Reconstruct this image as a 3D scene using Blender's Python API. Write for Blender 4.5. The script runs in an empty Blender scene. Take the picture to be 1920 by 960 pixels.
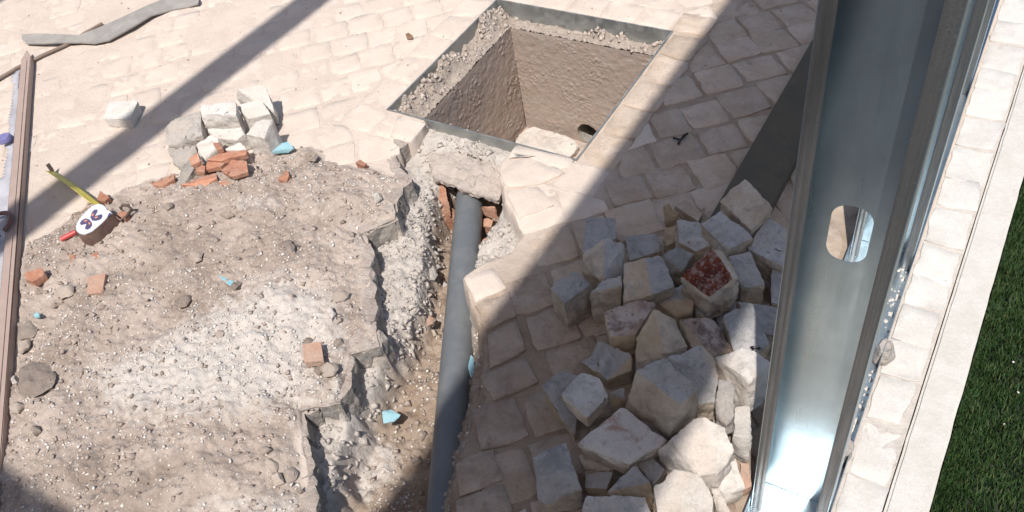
import bpy, bmesh, math, random
import numpy as np
from mathutils import Vector, Matrix, noise

scene = bpy.context.scene
C = scene.collection
rng = np.random.default_rng(7)
random.seed(7)

# ------------------------------------------------------------------ camera
CAM_H = 1.4
CAM_R = np.array([[0.85426295, 0.28516905, -0.43464173],     # world axes seen by the lens (right, down, forward)
                  [0.50076582, -0.67584362, 0.54080403],
                  [-0.13952927, -0.67964257, -0.72015107]])
cam_d = bpy.data.cameras.new('camera')
cam_d.sensor_width = 36.0
cam_d.lens = 30.0
cam_d.clip_start = 0.02
cam_d.clip_end = 200.0
cam = bpy.data.objects.new('camera', cam_d)
C.objects.link(cam)
rr, dd, ff = CAM_R[:, 0], CAM_R[:, 1], CAM_R[:, 2]
cam.matrix_world = Matrix(((rr[0], -dd[0], -ff[0], 0.0), (rr[1], -dd[1], -ff[1], 0.0),
                           (rr[2], -dd[2], -ff[2], CAM_H), (0, 0, 0, 1)))
scene.camera = cam

# ------------------------------------------------------------------ sky, sun, exposure
SUN_EL, SUN_AZ = math.radians(62), math.radians(20)           # the sun stands behind the camera, a little to its right
to_sun = Vector((math.sin(SUN_AZ) * math.cos(SUN_EL), -math.cos(SUN_AZ) * math.cos(SUN_EL), math.sin(SUN_EL)))
world = bpy.data.worlds.new('World')
scene.world = world
world.use_nodes = True
wn = world.node_tree
for n_ in list(wn.nodes):
    wn.nodes.remove(n_)
sky = wn.nodes.new('ShaderNodeTexSky')
sky.sky_type = 'NISHITA'
sky.sun_disc = False
sky.sun_elevation = SUN_EL
sky.sun_rotation = math.pi - SUN_AZ
sky.dust_density = 2.0
bg = wn.nodes.new('ShaderNodeBackground')
bg.inputs[1].default_value = 0.11
wo = wn.nodes.new('ShaderNodeOutputWorld')
wn.links.new(sky.outputs[0], bg.inputs[0])
wn.links.new(bg.outputs[0], wo.inputs[0])
sd = bpy.data.lights.new('sun', 'SUN')
sd.energy = 4.2
sd.angle = math.radians(0.55)
sd.color = (1.0, 0.955, 0.90)
sun = bpy.data.objects.new('sun', sd)
C.objects.link(sun)
sun.location = (2, -4, 8)
sun.rotation_euler = (-to_sun).to_track_quat('-Z', 'Y').to_euler()
vs = scene.view_settings
vs.view_transform = 'Standard'
vs.look = 'None'
vs.exposure = 0.26
vs.gamma = 1.0
vs.use_curve_mapping = False

# ------------------------------------------------------------------ small helpers
def G(px, py, z=0.0):
    """place on the level z that was measured in the photograph at px, py"""
    w = CAM_R @ np.array([px - 960.0, py - 480.0, 1600.0])
    t = (z - CAM_H) / w[2]
    return (w[0] * t, w[1] * t, z)

def PJ(x, y, z=0.0):
    c = CAM_R.T @ (np.array([x, y, z]) - np.array([0, 0, CAM_H]))
    if c[2] < 0.05:
        return (-9999, -9999)
    return (960 + 1600 * c[0] / c[2], 480 + 1600 * c[1] / c[2])

LAT = rng.random((256, 256))
def vnoise(x, y, s=0):
    x = np.asarray(x, float) + s * 17.31
    y = np.asarray(y, float) + s * 9.77
    xi = np.floor(x).astype(int); yi = np.floor(y).astype(int)
    fx = x - xi; fy = y - yi
    fx = fx * fx * (3 - 2 * fx); fy = fy * fy * (3 - 2 * fy)
    a = LAT[xi % 256, yi % 256]; b = LAT[(xi + 1) % 256, yi % 256]
    c = LAT[xi % 256, (yi + 1) % 256]; d = LAT[(xi + 1) % 256, (yi + 1) % 256]
    return (a * (1 - fx) + b * fx) * (1 - fy) + (c * (1 - fx) + d * fx) * fy - 0.5
def fbm(x, y, f, o=4, s=0, g=0.5):
    r = 0; a = 1.0
    for k in range(o):
        r = r + a * vnoise(x * f * 2 ** k, y * f * 2 ** k, s + k * 3)
        a *= g
    return r
def sstep(a, b, x):
    t = np.clip((x - a) / (b - a), 0, 1)
    return t * t * (3 - 2 * t)

def inside(poly, X, Y):
    r = np.zeros(np.shape(X), bool)
    n = len(poly)
    for i in range(n):
        x0, y0 = poly[i][:2]; x1, y1 = poly[(i + 1) % n][:2]
        c = (y0 > Y) != (y1 > Y)
        with np.errstate(divide='ignore', invalid='ignore'):
            r ^= c & (X < (x1 - x0) * (Y - y0) / (y1 - y0 + 1e-12) + x0)
    return r
def pdist(poly, X, Y):
    d = np.full(np.shape(X), 9.0)
    n = len(poly)
    for i in range(n):
        x0, y0 = poly[i][:2]; x1, y1 = poly[(i + 1) % n][:2]
        ex, ey = x1 - x0, y1 - y0
        t = np.clip(((X - x0) * ex + (Y - y0) * ey) / (ex * ex + ey * ey + 1e-12), 0, 1)
        d = np.minimum(d, np.hypot(X - x0 - t * ex, Y - y0 - t * ey))
    return d
def sdist(poly, X, Y):                                        # positive inside
    d = pdist(poly, X, Y)
    return np.where(inside(poly, X, Y), d, -d)

def link(name, me, mat=None, parent=None, loc=None):
    o = bpy.data.objects.new(name, me)
    C.objects.link(o)
    if mat is not None:
        if isinstance(mat, (list, tuple)):
            for m in mat: me.materials.append(m)
        else:
            me.materials.append(mat)
    if parent is not None: o.parent = parent
    if loc is not None: o.location = loc
    return o
def tag(o, label, cat, group=None):
    o['label'] = label; o['category'] = cat
    if group: o['group'] = group
    return o
def empty(name, loc=(0, 0, 0), rz=0.0):
    o = bpy.data.objects.new(name, None)
    C.objects.link(o)
    o.empty_display_size = 0.05
    o.location = loc; o.rotation_euler = (0, 0, rz)
    return o
def pymesh(name, v, f, smooth=False):
    me = bpy.data.meshes.new(name)
    me.from_pydata([tuple(p) for p in v], [], [tuple(q) for q in f])
    if smooth:
        me.polygons.foreach_set('use_smooth', [True] * len(me.polygons))
    me.update()
    return me
def npmesh(name, v, f, smooth=False):
    v = np.asarray(v, np.float32); f = np.asarray(f, np.int32)
    k = f.shape[1]
    me = bpy.data.meshes.new(name)
    me.vertices.add(len(v)); me.vertices.foreach_set('co', v.ravel())
    me.loops.add(f.size); me.loops.foreach_set('vertex_index', f.ravel())
    me.polygons.add(len(f))
    me.polygons.foreach_set('loop_start', np.arange(0, f.size, k, dtype=np.int32))
    me.polygons.foreach_set('loop_total', np.full(len(f), k, np.int32))
    if smooth:
        me.polygons.foreach_set('use_smooth', np.ones(len(f), bool))
    me.update(); me.validate()
    return me
def box_bm(bm, x0, x1, y0, y1, z0, z1):
    vs_ = [bm.verts.new(p) for p in ((x0, y0, z0), (x1, y0, z0), (x1, y1, z0), (x0, y1, z0),
                                     (x0, y0, z1), (x1, y0, z1), (x1, y1, z1), (x0, y1, z1))]
    for q in ((3, 2, 1, 0), (4, 5, 6, 7), (0, 1, 5, 4), (1, 2, 6, 5), (2, 3, 7, 6), (3, 0, 4, 7)):
        bm.faces.new([vs_[i] for i in q])
def bm_mesh(name, bm, sharp=None):
    bmesh.ops.recalc_face_normals(bm, faces=bm.faces)
    if sharp is not None:
        for f in bm.faces: f.smooth = True
        for e in bm.edges:
            if len(e.link_faces) == 2 and e.calc_face_angle(0) > sharp: e.smooth = False
    me = bpy.data.meshes.new(name)
    bm.to_mesh(me); bm.free()
    return me
def box(name, x0, x1, y0, y1, z0, z1, mat, parent=None, bevel=0.0):
    bm = bmesh.new(); box_bm(bm, x0, x1, y0, y1, z0, z1)
    if bevel:
        bmesh.ops.bevel(bm, geom=list(bm.edges), offset=bevel, segments=2, affect='EDGES')
    return link(name, bm_mesh(name, bm, 0.6), mat, parent)
def tube(name, pts, rad, mat, parent=None, seg=16, caps=True, inner=0.0):
    """round bar or pipe through pts; inner > 0 makes it hollow"""
    bm = bmesh.new()
    pts = [Vector(p) for p in pts]
    rings = []
    up = Vector((0, 0, 1))
    for k, p in enumerate(pts):
        t = (pts[min(k + 1, len(pts) - 1)] - pts[max(k - 1, 0)]).normalized()
        a = t.cross(up)
        if a.length < 1e-3: a = t.cross(Vector((1, 0, 0)))
        a.normalize(); b = a.cross(t)
        rings.append([[bm.verts.new(p + (a * math.cos(2 * math.pi * i / seg) + b * math.sin(2 * math.pi * i / seg)) * r)
                       for i in range(seg)] for r in ((rad, inner) if inner else (rad,))])
    for k in range(len(pts) - 1):
        for q in range(len(rings[0])):
            A, B = rings[k][q], rings[k + 1][q]
            for i in range(seg):
                bm.faces.new((A[i], A[(i + 1) % seg], B[(i + 1) % seg], B[i]))
    for k in (0, -1):
        if inner:
            A, B = rings[k]
            for i in range(seg): bm.faces.new((A[i], A[(i + 1) % seg], B[(i + 1) % seg], B[i]))
        elif caps:
            bm.faces.new(rings[k][0])
    return link(name, bm_mesh(name, bm, 0.7), mat, parent)

# ------------------------------------------------------------------ materials
def new_mat(name):
    m = bpy.data.materials.new(name); m.use_nodes = True
    nt = m.node_tree
    return m, nt, nt.nodes['Principled BSDF']
class NB:
    def __init__(s, nt): s.nt = nt
    def add(s, t, **k):
        n = s.nt.nodes.new(t)
        for a, b in k.items(): setattr(n, a, b)
        return n
    def l(s, a, b): s.nt.links.new(a, b)
    def noise(s, scale, detail=5, rough=0.6, vec=None, dist=0.0):
        n = s.add('ShaderNodeTexNoise')
        n.inputs['Scale'].default_value = scale; n.inputs['Detail'].default_value = detail
        n.inputs['Roughness'].default_value = rough; n.inputs['Distortion'].default_value = dist
        if vec is not None: s.l(vec, n.inputs['Vector'])
        return n.outputs[0]
    def ramp(s, f, stops):
        n = s.add('ShaderNodeValToRGB')
        e = n.color_ramp.elements
        while len(e) < len(stops): e.new(0.5)
        for k, (p, c) in enumerate(stops):
            e[k].position = p
            e[k].color = (c, c, c, 1) if isinstance(c, (int, float)) else (*c, 1)
        s.l(f, n.inputs[0])
        return n.outputs[0]
    def mix(s, f, a, b, t='MIX'):
        n = s.add('ShaderNodeMix', data_type='RGBA', blend_type=t)
        for i, v in ((0, f), (6, a), (7, b)):
            if hasattr(v, 'is_linked'): s.l(v, n.inputs[i])
            elif i == 0: n.inputs[0].default_value = v
            else: n.inputs[i].default_value = (*v, 1)
        return n.outputs[2]
    def math(s, op, a, b=0.0):
        n = s.add('ShaderNodeMath', operation=op)
        for i, v in ((0, a), (1, b)):
            if hasattr(v, 'is_linked'): s.l(v, n.inputs[i])
            else: n.inputs[i].default_value = v
        return n.outputs[0]
    def bump(s, h, strength, dist, prev=None):
        n = s.add('ShaderNodeBump')
        n.inputs['Strength'].default_value = strength; n.inputs['Distance'].default_value = dist
        s.l(h, n.inputs['Height'])
        if prev is not None: s.l(prev, n.inputs['Normal'])
        return n.outputs[0]

def stone_mat(name, base, dark, tan, spot, amt_dark=0.5, amt_tan=0.5, bump=0.5, scale=1.0, spots=0.0, rnd=0.12):
    m, nt, b = new_mat(name); N = NB(nt)
    geo = N.add('ShaderNodeNewGeometry')
    oi = N.add('ShaderNodeObjectInfo')
    vec = N.add('ShaderNodeVectorMath', operation='ADD')
    sc = N.add('ShaderNodeVectorMath', operation='SCALE')
    comb = N.add('ShaderNodeCombineXYZ')
    for i in range(3): N.l(oi.outputs['Random'], comb.inputs[i])
    N.l(comb.outputs[0], sc.inputs[0]); sc.inputs[3].default_value = 37.0
    N.l(geo.outputs['Position'], vec.inputs[0]); N.l(sc.outputs[0], vec.inputs[1])
    v = vec.outputs[0]
    c = N.mix(N.ramp(N.noise(13 * scale, 5, 0.6, v), [(0.42, 0.0), (0.60, 1.0)]), base, tan)
    f2 = N.ramp(N.noise(19 * scale, 9, 0.72, v, 0.6), [(0.48, 0.0), (0.62, amt_dark)])
    c = N.mix(f2, c, dark)
    if spots:
        f3 = N.ramp(N.noise(70 * scale, 5, 0.7, v), [(0.57, 0.0), (0.66, spots)])
        c = N.mix(f3, c, spot)
    c = N.mix(N.ramp(N.noise(260 * scale, 3, 0.7, v), [(0.40, 0.0), (0.65, 0.30)]), c, tuple(x * 0.55 for x in base))
    # every stone its own tone
    mr = N.add('ShaderNodeMapRange')
    N.l(oi.outputs['Random'], mr.inputs[0])
    mr.inputs[3].default_value = 1 - rnd; mr.inputs[4].default_value = 1 + rnd * 0.6
    c = N.mix(1.0, c, mr.outputs[0], 'MULTIPLY')
    N.l(c, b.inputs['Base Color'])
    b.inputs['Roughness'].default_value = 0.9
    b.inputs['Specular IOR Level'].default_value = 0.25
    h = N.bump(N.noise(60 * scale, 6, 0.65, v), bump, 0.006)
    h = N.bump(N.noise(330 * scale, 3, 0.6, v), bump * 0.6, 0.0012, h)
    N.l(h, b.inputs['Normal'])
    return m
M = {}
M['lime'] = stone_mat('limestone_sett', (0.55, 0.45, 0.37), (0.38, 0.30, 0.24), (0.49, 0.385, 0.295), (0.2, 0.15, 0.11), 0.6, bump=0.6, spots=0.25)
M['lime_dusty'] = stone_mat('dusty_limestone_sett', (0.64, 0.55, 0.475), (0.57, 0.48, 0.41), (0.61, 0.515, 0.44), (0.4, 0.3, 0.24), 0.35, bump=0.35, rnd=0.05)
M['lime_soiled'] = stone_mat('soil_stained_sett', (0.44, 0.355, 0.29), (0.27, 0.205, 0.16), (0.38, 0.29, 0.22), (0.13, 0.09, 0.065), 0.75, bump=0.8, spots=0.4)
M['lime_pile'] = stone_mat('limestone_block', (0.57, 0.495, 0.42), (0.33, 0.285, 0.245), (0.50, 0.395, 0.295), (0.16, 0.12, 0.1), 0.85, bump=1.0, spots=0.35, rnd=0.25)
M['lime_sky_tint'] = stone_mat('sky_tinted_limestone', (0.47, 0.455, 0.45), (0.27, 0.265, 0.265), (0.43, 0.405, 0.385), (0.13, 0.12, 0.115), 0.85, bump=1.0, spots=0.4, rnd=0.22)  # greyer copy for upper block faces: cool sky light put into the colour
M['lime_stained'] = stone_mat('streaked_limestone', (0.52, 0.48, 0.45), (0.25, 0.12, 0.085), (0.46, 0.42, 0.40), (0.12, 0.05, 0.04), 0.8, bump=0.8, scale=1.1, spots=0.25)
M['lime_white'] = stone_mat('limestone_white', (0.61, 0.565, 0.52), (0.42, 0.385, 0.35), (0.56, 0.49, 0.43), (0.25, 0.2, 0.16), 0.7, bump=0.9, spots=0.25)
M['lime_bright'] = stone_mat('fresh_white_limestone', (0.69, 0.645, 0.60), (0.53, 0.49, 0.45), (0.66, 0.60, 0.54), (0.35, 0.3, 0.25), 0.5, bump=0.7, spots=0.15)
M['lime_tan'] = stone_mat('limestone_tan', (0.50, 0.405, 0.305), (0.34, 0.27, 0.20), (0.45, 0.34, 0.23), (0.2, 0.13, 0.08), 0.5, bump=0.5)
M['lime_spotted'] = stone_mat('limestone_stained', (0.50, 0.44, 0.40), (0.17, 0.12, 0.105), (0.40, 0.29, 0.23), (0.07, 0.035, 0.025), 0.95, bump=1.0, scale=1.5, spots=0.85)
M['lime_row'] = stone_mat('limestone_edge_sett', (0.635, 0.615, 0.58), (0.50, 0.47, 0.43), (0.60, 0.565, 0.52), (0.4, 0.32, 0.24), 0.3, bump=0.3, rnd=0.05)
M['red_residue'] = stone_mat('red_clay_residue', (0.22, 0.055, 0.03), (0.50, 0.40, 0.35), (0.13, 0.03, 0.018), (0.52, 0.43, 0.38), 0.85, bump=1.4, scale=2.2, spots=0.85)
M['mortar'] = stone_mat('crumbly_mortar', (0.47, 0.43, 0.395), (0.33, 0.30, 0.275), (0.50, 0.44, 0.385), (0.2, 0.18, 0.16), 0.6, bump=1.0, scale=2.0, spots=0.3)
M['mortar_dark'] = stone_mat('broken_screed', (0.36, 0.335, 0.31), (0.22, 0.205, 0.19), (0.40, 0.35, 0.30), (0.12, 0.11, 0.1), 0.6, bump=1.0, scale=1.6, spots=0.3)
M['screed_top'] = stone_mat('dusty_screed_top', (0.43, 0.355, 0.31), (0.33, 0.265, 0.225), (0.50, 0.435, 0.385), (0.6, 0.55, 0.5), 0.6, bump=1.0, scale=2, spots=0.6)
M['ledge'] = stone_mat('sandy_ledge_mortar', (0.43, 0.36, 0.305), (0.31, 0.25, 0.205), (0.49, 0.42, 0.365), (0.58, 0.53, 0.48), 0.7, bump=1.0, scale=2, spots=0.4)
M['cap'] = stone_mat('cream_mortar', (0.55, 0.475, 0.42), (0.44, 0.375, 0.325), (0.58, 0.50, 0.44), (0.4, 0.34, 0.29), 0.5, bump=1.0, scale=2, spots=0.3)
M['terracotta'] = stone_mat('terracotta', (0.47, 0.225, 0.145), (0.38, 0.165, 0.105), (0.50, 0.30, 0.215), (0.55, 0.45, 0.38), 0.6, bump=0.8, spots=0.5, rnd=0.25)
M['terracotta_dusty'] = stone_mat('dusty_terracotta', (0.47, 0.29, 0.215), (0.40, 0.24, 0.17), (0.47, 0.34, 0.27), (0.5, 0.44, 0.38), 0.4, bump=0.5, spots=0.5)
M['clod'] = stone_mat('earth_clod', (0.37, 0.30, 0.255), (0.27, 0.215, 0.18), (0.40, 0.33, 0.28), (0.55, 0.5, 0.45), 0.6, bump=0.9, scale=2, spots=0.3, rnd=0.3)
M['pebble'] = stone_mat('dusty_pebble', (0.40, 0.335, 0.285), (0.30, 0.245, 0.205), (0.44, 0.37, 0.31), (0.5, 0.45, 0.4), 0.5, bump=0.5, scale=2, spots=0.2, rnd=0.3)
M['kerb'] = stone_mat('kerb_concrete', (0.60, 0.575, 0.535), (0.48, 0.455, 0.415), (0.56, 0.53, 0.485), (0.35, 0.32, 0.28), 0.35, bump=0.4, scale=1.4, spots=0.12)
M['well'] = stone_mat('rough_well_render', (0.46, 0.385, 0.33), (0.37, 0.295, 0.245), (0.46, 0.36, 0.30), (0.5, 0.44, 0.39), 0.5, bump=0.45, scale=1.8, spots=0.25)
M['shadow_caster'] = stone_mat('shadow_caster_surface', (0.35, 0.31, 0.27), (0.25, 0.22, 0.19), (0.33, 0.28, 0.23), (0.2, 0.2, 0.2), 0.3)  # surface of the added overhead shadow casters, out of view

def flat_mat(name, col, rough=0.6, metal=0.0, var=0.12, vscale=60, bump=0.1, trans=0.0):
    m, nt, b = new_mat(name); N = NB(nt)
    tc = N.add('ShaderNodeNewGeometry').outputs['Position']
    c = N.mix(N.ramp(N.noise(vscale, 5, 0.65, tc), [(0.35, 0.0), (0.7, 1.0)]), tuple(x * (1 - var) for x in col), tuple(min(1, x * (1 + var)) for x in col))
    N.l(c, b.inputs['Base Color'])
    b.inputs['Roughness'].default_value = rough; b.inputs['Metallic'].default_value = metal
    b.inputs['Transmission Weight'].default_value = trans
    if bump: N.l(N.bump(N.noise(vscale * 3, 4, 0.6, tc), bump, 0.002), b.inputs['Normal'])
    return m
def dusty_mat(name, col, dust, amt, rough=0.5, metal=0.0, scale=20):
    m, nt, b = new_mat(name); N = NB(nt)
    p = N.add('ShaderNodeNewGeometry').outputs['Position']
    f = N.ramp(N.noise(scale, 7, 0.7, p, 0.4), [(0.42, 0.0), (0.78, amt)])
    N.l(N.mix(f, col, dust), b.inputs['Base Color'])
    N.l(N.ramp(f, [(0.0, rough), (1.0, 0.95)]), b.inputs['Roughness'])
    if metal:
        N.l(N.ramp(f, [(0.0, metal), (1.0, 0.0)]), b.inputs['Metallic'])
    N.l(N.bump(N.noise(scale * 9, 4, 0.6, p), 0.15, 0.002), b.inputs['Normal'])
    return m
M['pvc'] = dusty_mat('grey_pvc', (0.125, 0.135, 0.145), (0.32, 0.31, 0.29), 0.28, 0.45, scale=22)
M['brown_bar'] = dusty_mat('brown_painted_metal', (0.37, 0.275, 0.235), (0.45, 0.36, 0.31), 0.5, 0.6, scale=30)
M['strip'] = dusty_mat('dusty_grey_strip', (0.27, 0.25, 0.23), (0.42, 0.385, 0.35), 0.8, 0.8, scale=20)
M['rod'] = dusty_mat('brown_rod', (0.19, 0.14, 0.11), (0.36, 0.29, 0.24), 0.4, 0.6)
M['blue'] = dusty_mat('light_blue_plastic', (0.25, 0.49, 0.56), (0.5, 0.53, 0.53), 0.7, 0.6, scale=60)
M['frame_steel'] = dusty_mat('dull_galvanised', (0.34, 0.36, 0.355), (0.46, 0.42, 0.38), 0.6, 0.45, 0.8, scale=22)
M['dark_sheet'] = dusty_mat('weathered_sheet_steel', (0.085, 0.075, 0.055), (0.15, 0.115, 0.08), 0.8, 0.9, 0.0, scale=12)
M['tape_white'] = flat_mat('white_plastic', (0.66, 0.67, 0.70), 0.4, var=0.05)
M['tape_brown'] = dusty_mat('brown_rubber', (0.13, 0.075, 0.06), (0.30, 0.22, 0.18), 0.5, 0.6, scale=40)
M['tape_yellow'] = flat_mat('yellow_tape', (0.60, 0.50, 0.09), 0.5, var=0.1)
M['tape_navy'] = flat_mat('navy_print', (0.09, 0.075, 0.15), 0.5)
M['tape_orange'] = flat_mat('orange_print', (0.70, 0.28, 0.16), 0.5)
M['hook'] = flat_mat('dark_hook', (0.10, 0.07, 0.055), 0.5, 0.5)
M['red'] = flat_mat('red_plastic', (0.52, 0.07, 0.065), 0.45)
M['cap_blue'] = flat_mat('blue_cap', (0.19, 0.18, 0.36), 0.5)
M['ring'] = flat_mat('brown_cable', (0.14, 0.065, 0.055), 0.5)
M['film'] = flat_mat('cloudy_plastic', (0.44, 0.43, 0.46), 0.35, var=0.2, vscale=14)
M['twig'] = flat_mat('dry_twig', (0.035, 0.027, 0.022), 0.8)
M['leaf'] = flat_mat('dry_leaf', (0.22, 0.13, 0.08), 0.8)
M['white_chip'] = flat_mat('limestone_chip', (0.66, 0.61, 0.56), 0.9, var=0.2, vscale=90, bump=0)
M['grey_chip'] = flat_mat('mortar_chip', (0.46, 0.41, 0.37), 0.9, var=0.32, vscale=90, bump=0)
M['soil_chip'] = flat_mat('soil_crumb', (0.37, 0.30, 0.255), 0.95, var=0.3, vscale=90, bump=0)
M['soil_chip2'] = flat_mat('sandy_rubble', (0.44, 0.375, 0.325), 0.95, var=0.35, vscale=90, bump=0)
M['turf_base'] = flat_mat('turf_backing', (0.02, 0.028, 0.016), 0.95)

def galv(name, col=(0.52, 0.66, 0.74), knurl=False):
    m, nt, b = new_mat(name); N = NB(nt)
    p = N.add('ShaderNodeNewGeometry').outputs['Position']
    mp = N.add('ShaderNodeMapping'); mp.inputs['Scale'].default_value = (1, 1, 0.06 if knurl else 0.12)
    N.l(p, mp.inputs['Vector'])
    streak = N.noise(45, 5, 0.6, mp.outputs[0])
    cloud = N.noise(9, 5, 0.6, p)
    c = N.mix(N.ramp(cloud, [(0.3, 0.0), (0.75, 1.0)]), tuple(x * 0.78 for x in col), col)
    c = N.mix(N.ramp(streak, [(0.45, 0.0), (0.8, 0.35)]), c, tuple(x * 0.6 for x in col))
    r = N.ramp(streak, [(0.3, 0.24), (0.8, 0.42)])
    if knurl:
        f = N.ramp(N.noise(150, 4, 0.6, mp.outputs[0]), [(0.30, 0.45), (0.70, 0.9)])
        c = N.mix(f, c, (0.17, 0.185, 0.20))
        r = N.ramp(f, [(0.0, 0.4), (1.0, 0.6)])
        N.l(N.bump(N.noise(420, 2, 0.5, p), 0.25, 0.002), b.inputs['Normal'])
    else:
        N.l(N.bump(N.noise(25, 3, 0.5, p), 0.10, 0.003), b.inputs['Normal'])
    # fine grit of dust and cement spots
    d = N.ramp(N.noise(240, 2, 0.5, p), [(0.68, 0.0), (0.76, 0.5)])
    c = N.mix(d, c, (0.5, 0.47, 0.43))
    N.l(c, b.inputs['Base Color']); N.l(r, b.inputs['Roughness'])
    b.inputs['Metallic'].default_value = 0.95
    return m
M['galv'] = galv('galvanised_steel')
M['galv_knurl'] = galv('knurled_galvanised_steel', (0.46, 0.46, 0.45), True)
M['galv_track'] = galv('galvanised_track', (0.58, 0.64, 0.68))

def ground_mat():
    m, nt, b = new_mat('ground_bed'); N = NB(nt)
    p = N.add('ShaderNodeNewGeometry').outputs['Position']
    def at(n): return N.add('ShaderNodeAttribute', attribute_name=n).outputs['Fac']
    sand = N.mix(N.ramp(N.noise(30, 5, 0.6, p), [(0.35, 0.0), (0.7, 1.0)]), (0.33, 0.26, 0.20), (0.43, 0.345, 0.275))
    dust = N.mix(N.ramp(N.noise(9, 6, 0.65, p), [(0.35, 0.0), (0.7, 1.0)]), (0.555, 0.465, 0.395), (0.635, 0.54, 0.465))
    dirt = N.mix(N.ramp(N.noise(7, 9, 0.72, p, 0.5), [(0.40, 0.0), (0.60, 1.0)]), (0.28, 0.222, 0.185), (0.44, 0.365, 0.315))
    mort = N.mix(N.ramp(N.noise(26, 7, 0.7, p), [(0.35, 0.0), (0.65, 1.0)]), (0.40, 0.36, 0.325), (0.55, 0.505, 0.46))
    earth = N.mix(N.ramp(N.noise(20, 7, 0.7, p), [(0.35, 0.0), (0.65, 1.0)]), (0.235, 0.17, 0.125), (0.36, 0.285, 0.225))
    white = N.mix(N.ramp(N.noise(50, 6, 0.7, p), [(0.35, 0.0), (0.65, 1.0)]), (0.49, 0.44, 0.40), (0.60, 0.555, 0.51))
    c = N.mix(at('dust'), sand, dust)
    c = N.mix(at('dirt'), c, dirt)
    c = N.mix(at('mortar'), c, mort)
    c = N.mix(at('earth'), c, earth)
    # white lime dust gathers in patches with ragged grain
    w = N.math('ADD', at('white'), N.math('MULTIPLY', N.math('SUBTRACT', N.noise(45, 7, 0.75, p), 0.5), 1.1))
    c = N.mix(N.ramp(w, [(0.32, 0.0), (0.62, 0.95)]), c, white)
    sp = N.math('MULTIPLY', N.ramp(N.noise(190, 2, 0.5, p), [(0.64, 0.0), (0.69, 1.0)]), at('dirt'))
    c = N.mix(sp, c, (0.62, 0.57, 0.52))
    N.l(c, b.inputs['Base Color'])
    b.inputs['Roughness'].default_value = 0.95
    b.inputs['Specular IOR Level'].default_value = 0.15
    h = N.bump(N.noise(120, 6, 0.7, p), 0.8, 0.005)
    h = N.bump(N.noise(420, 3, 0.6, p), 0.5, 0.0015, h)
    N.l(h, b.inputs['Normal'])
    return m
M['ground'] = ground_mat()

def grass_mat():
    m, nt, b = new_mat('turf_blades'); N = NB(nt)
    p = N.add('ShaderNodeNewGeometry')
    c = N.ramp(p.outputs['Random Per Island'], [(0.0, (0.014, 0.036, 0.011)), (0.5, (0.030, 0.068, 0.018)), (0.85, (0.055, 0.100, 0.030)), (1.0, (0.10, 0.11, 0.045))])
    N.l(c, b.inputs['Base Color']); b.inputs['Roughness'].default_value = 0.5
    return m
M['grass'] = grass_mat()

# ------------------------------------------------------------------ the lie of the land
P2 = lambda pts, z=0.0: [G(x, y, z)[:2] for x, y in pts]
MX0, MX1, MY0, MY1 = -1.457, -0.862, 1.402, 2.000            # opening of the inspection chamber
RIM = P2([(803, 234), (960, 276), (945, 300), (932, 328), (948, 385), (985, 440), (960, 470), (895, 498), (868, 520), (884, 575),
          (905, 640), (900, 690), (905, 740), (880, 800), (850, 865), (848, 960), (840, 1120), (560, 1120),
          (584, 960), (581, 890), (568, 815), (563, 768), (636, 752), (652, 700), (655, 662), (712, 648), (700, 600), (701, 556),
          (686, 500), (690, 462), (672, 436), (742, 410), (738, 378), (764, 330), (742, 312), (732, 278), (770, 262)])
RIM = [(x, y) for x, y in RIM]
RIM[0] = (-1.335, MY0 + 0.01); RIM[1] = (-1.035, MY0 + 0.01)
FLOOR = P2([(808, 312), (934, 348), (925, 450), (890, 520), (882, 600), (890, 700), (886, 780), (850, 880), (842, 960), (830, 1120),
            (640, 1120), (648, 960), (650, 880), (688, 800), (735, 730), (752, 690), (768, 640), (795, 600), (812, 530), (812, 430)], -0.13)
_a, _b = G(816, 340, -0.06), G(932, 386, -0.06)
FLOOR[0] = (_a[0], _a[1] + 0.10); FLOOR[1] = (_b[0], _b[1] + 0.10)
SPOIL = P2([(12, 640), (30, 530), (80, 450), (130, 415), (190, 372), (260, 350), (330, 318), (400, 282), (480, 285), (560, 276),
            (615, 292), (690, 318), (750, 335), (735, 378), (742, 410), (672, 436), (690, 462), (686, 500), (701, 556),
            (700, 600), (712, 648), (655, 662), (652, 700), (636, 752), (563, 768), (568, 815), (581, 890), (584, 960), (565, 1120), (-200, 1120), (-60, 900)])
WHITE = P2([(140, 700), (280, 640), (420, 560), (540, 510), (640, 545), (650, 640), (600, 730), (500, 775), (330, 800), (200, 790)], 0.03)
WHITE2 = P2([(440, 370), (500, 360), (560, 385), (500, 405), (430, 400)], 0.03)
WHITE3 = P2([(650, 850), (700, 800), (760, 840), (760, 900), (690, 960), (650, 950)], -0.17)
WHITE4 = P2([(300, 960), (420, 900), (560, 900), (580, 960), (560, 1000), (300, 1000)], 0.03)

def axis(*seg):
    r = []
    for a, b, s in seg:
        r += list(np.arange(a, b - 1e-9, s))
    return r
xs = np.array(sorted(set(np.round(axis((-3.75, -2.1, 0.012), (-2.1, -1.45, 0.0055), (-1.45, -0.72, 0.0036), (-0.72, 0.0301, 0.010)) + [MX0, MX1, 0.03], 5))))
ys = np.array(sorted(set(np.round(axis((-0.7, 0.05, 0.012), (0.05, 1.41, 0.0040), (1.41, 2.95, 0.010)) + [MY0, MY1], 5))))
GX, GY = np.meshgrid(xs, ys, indexing='ij')

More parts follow.
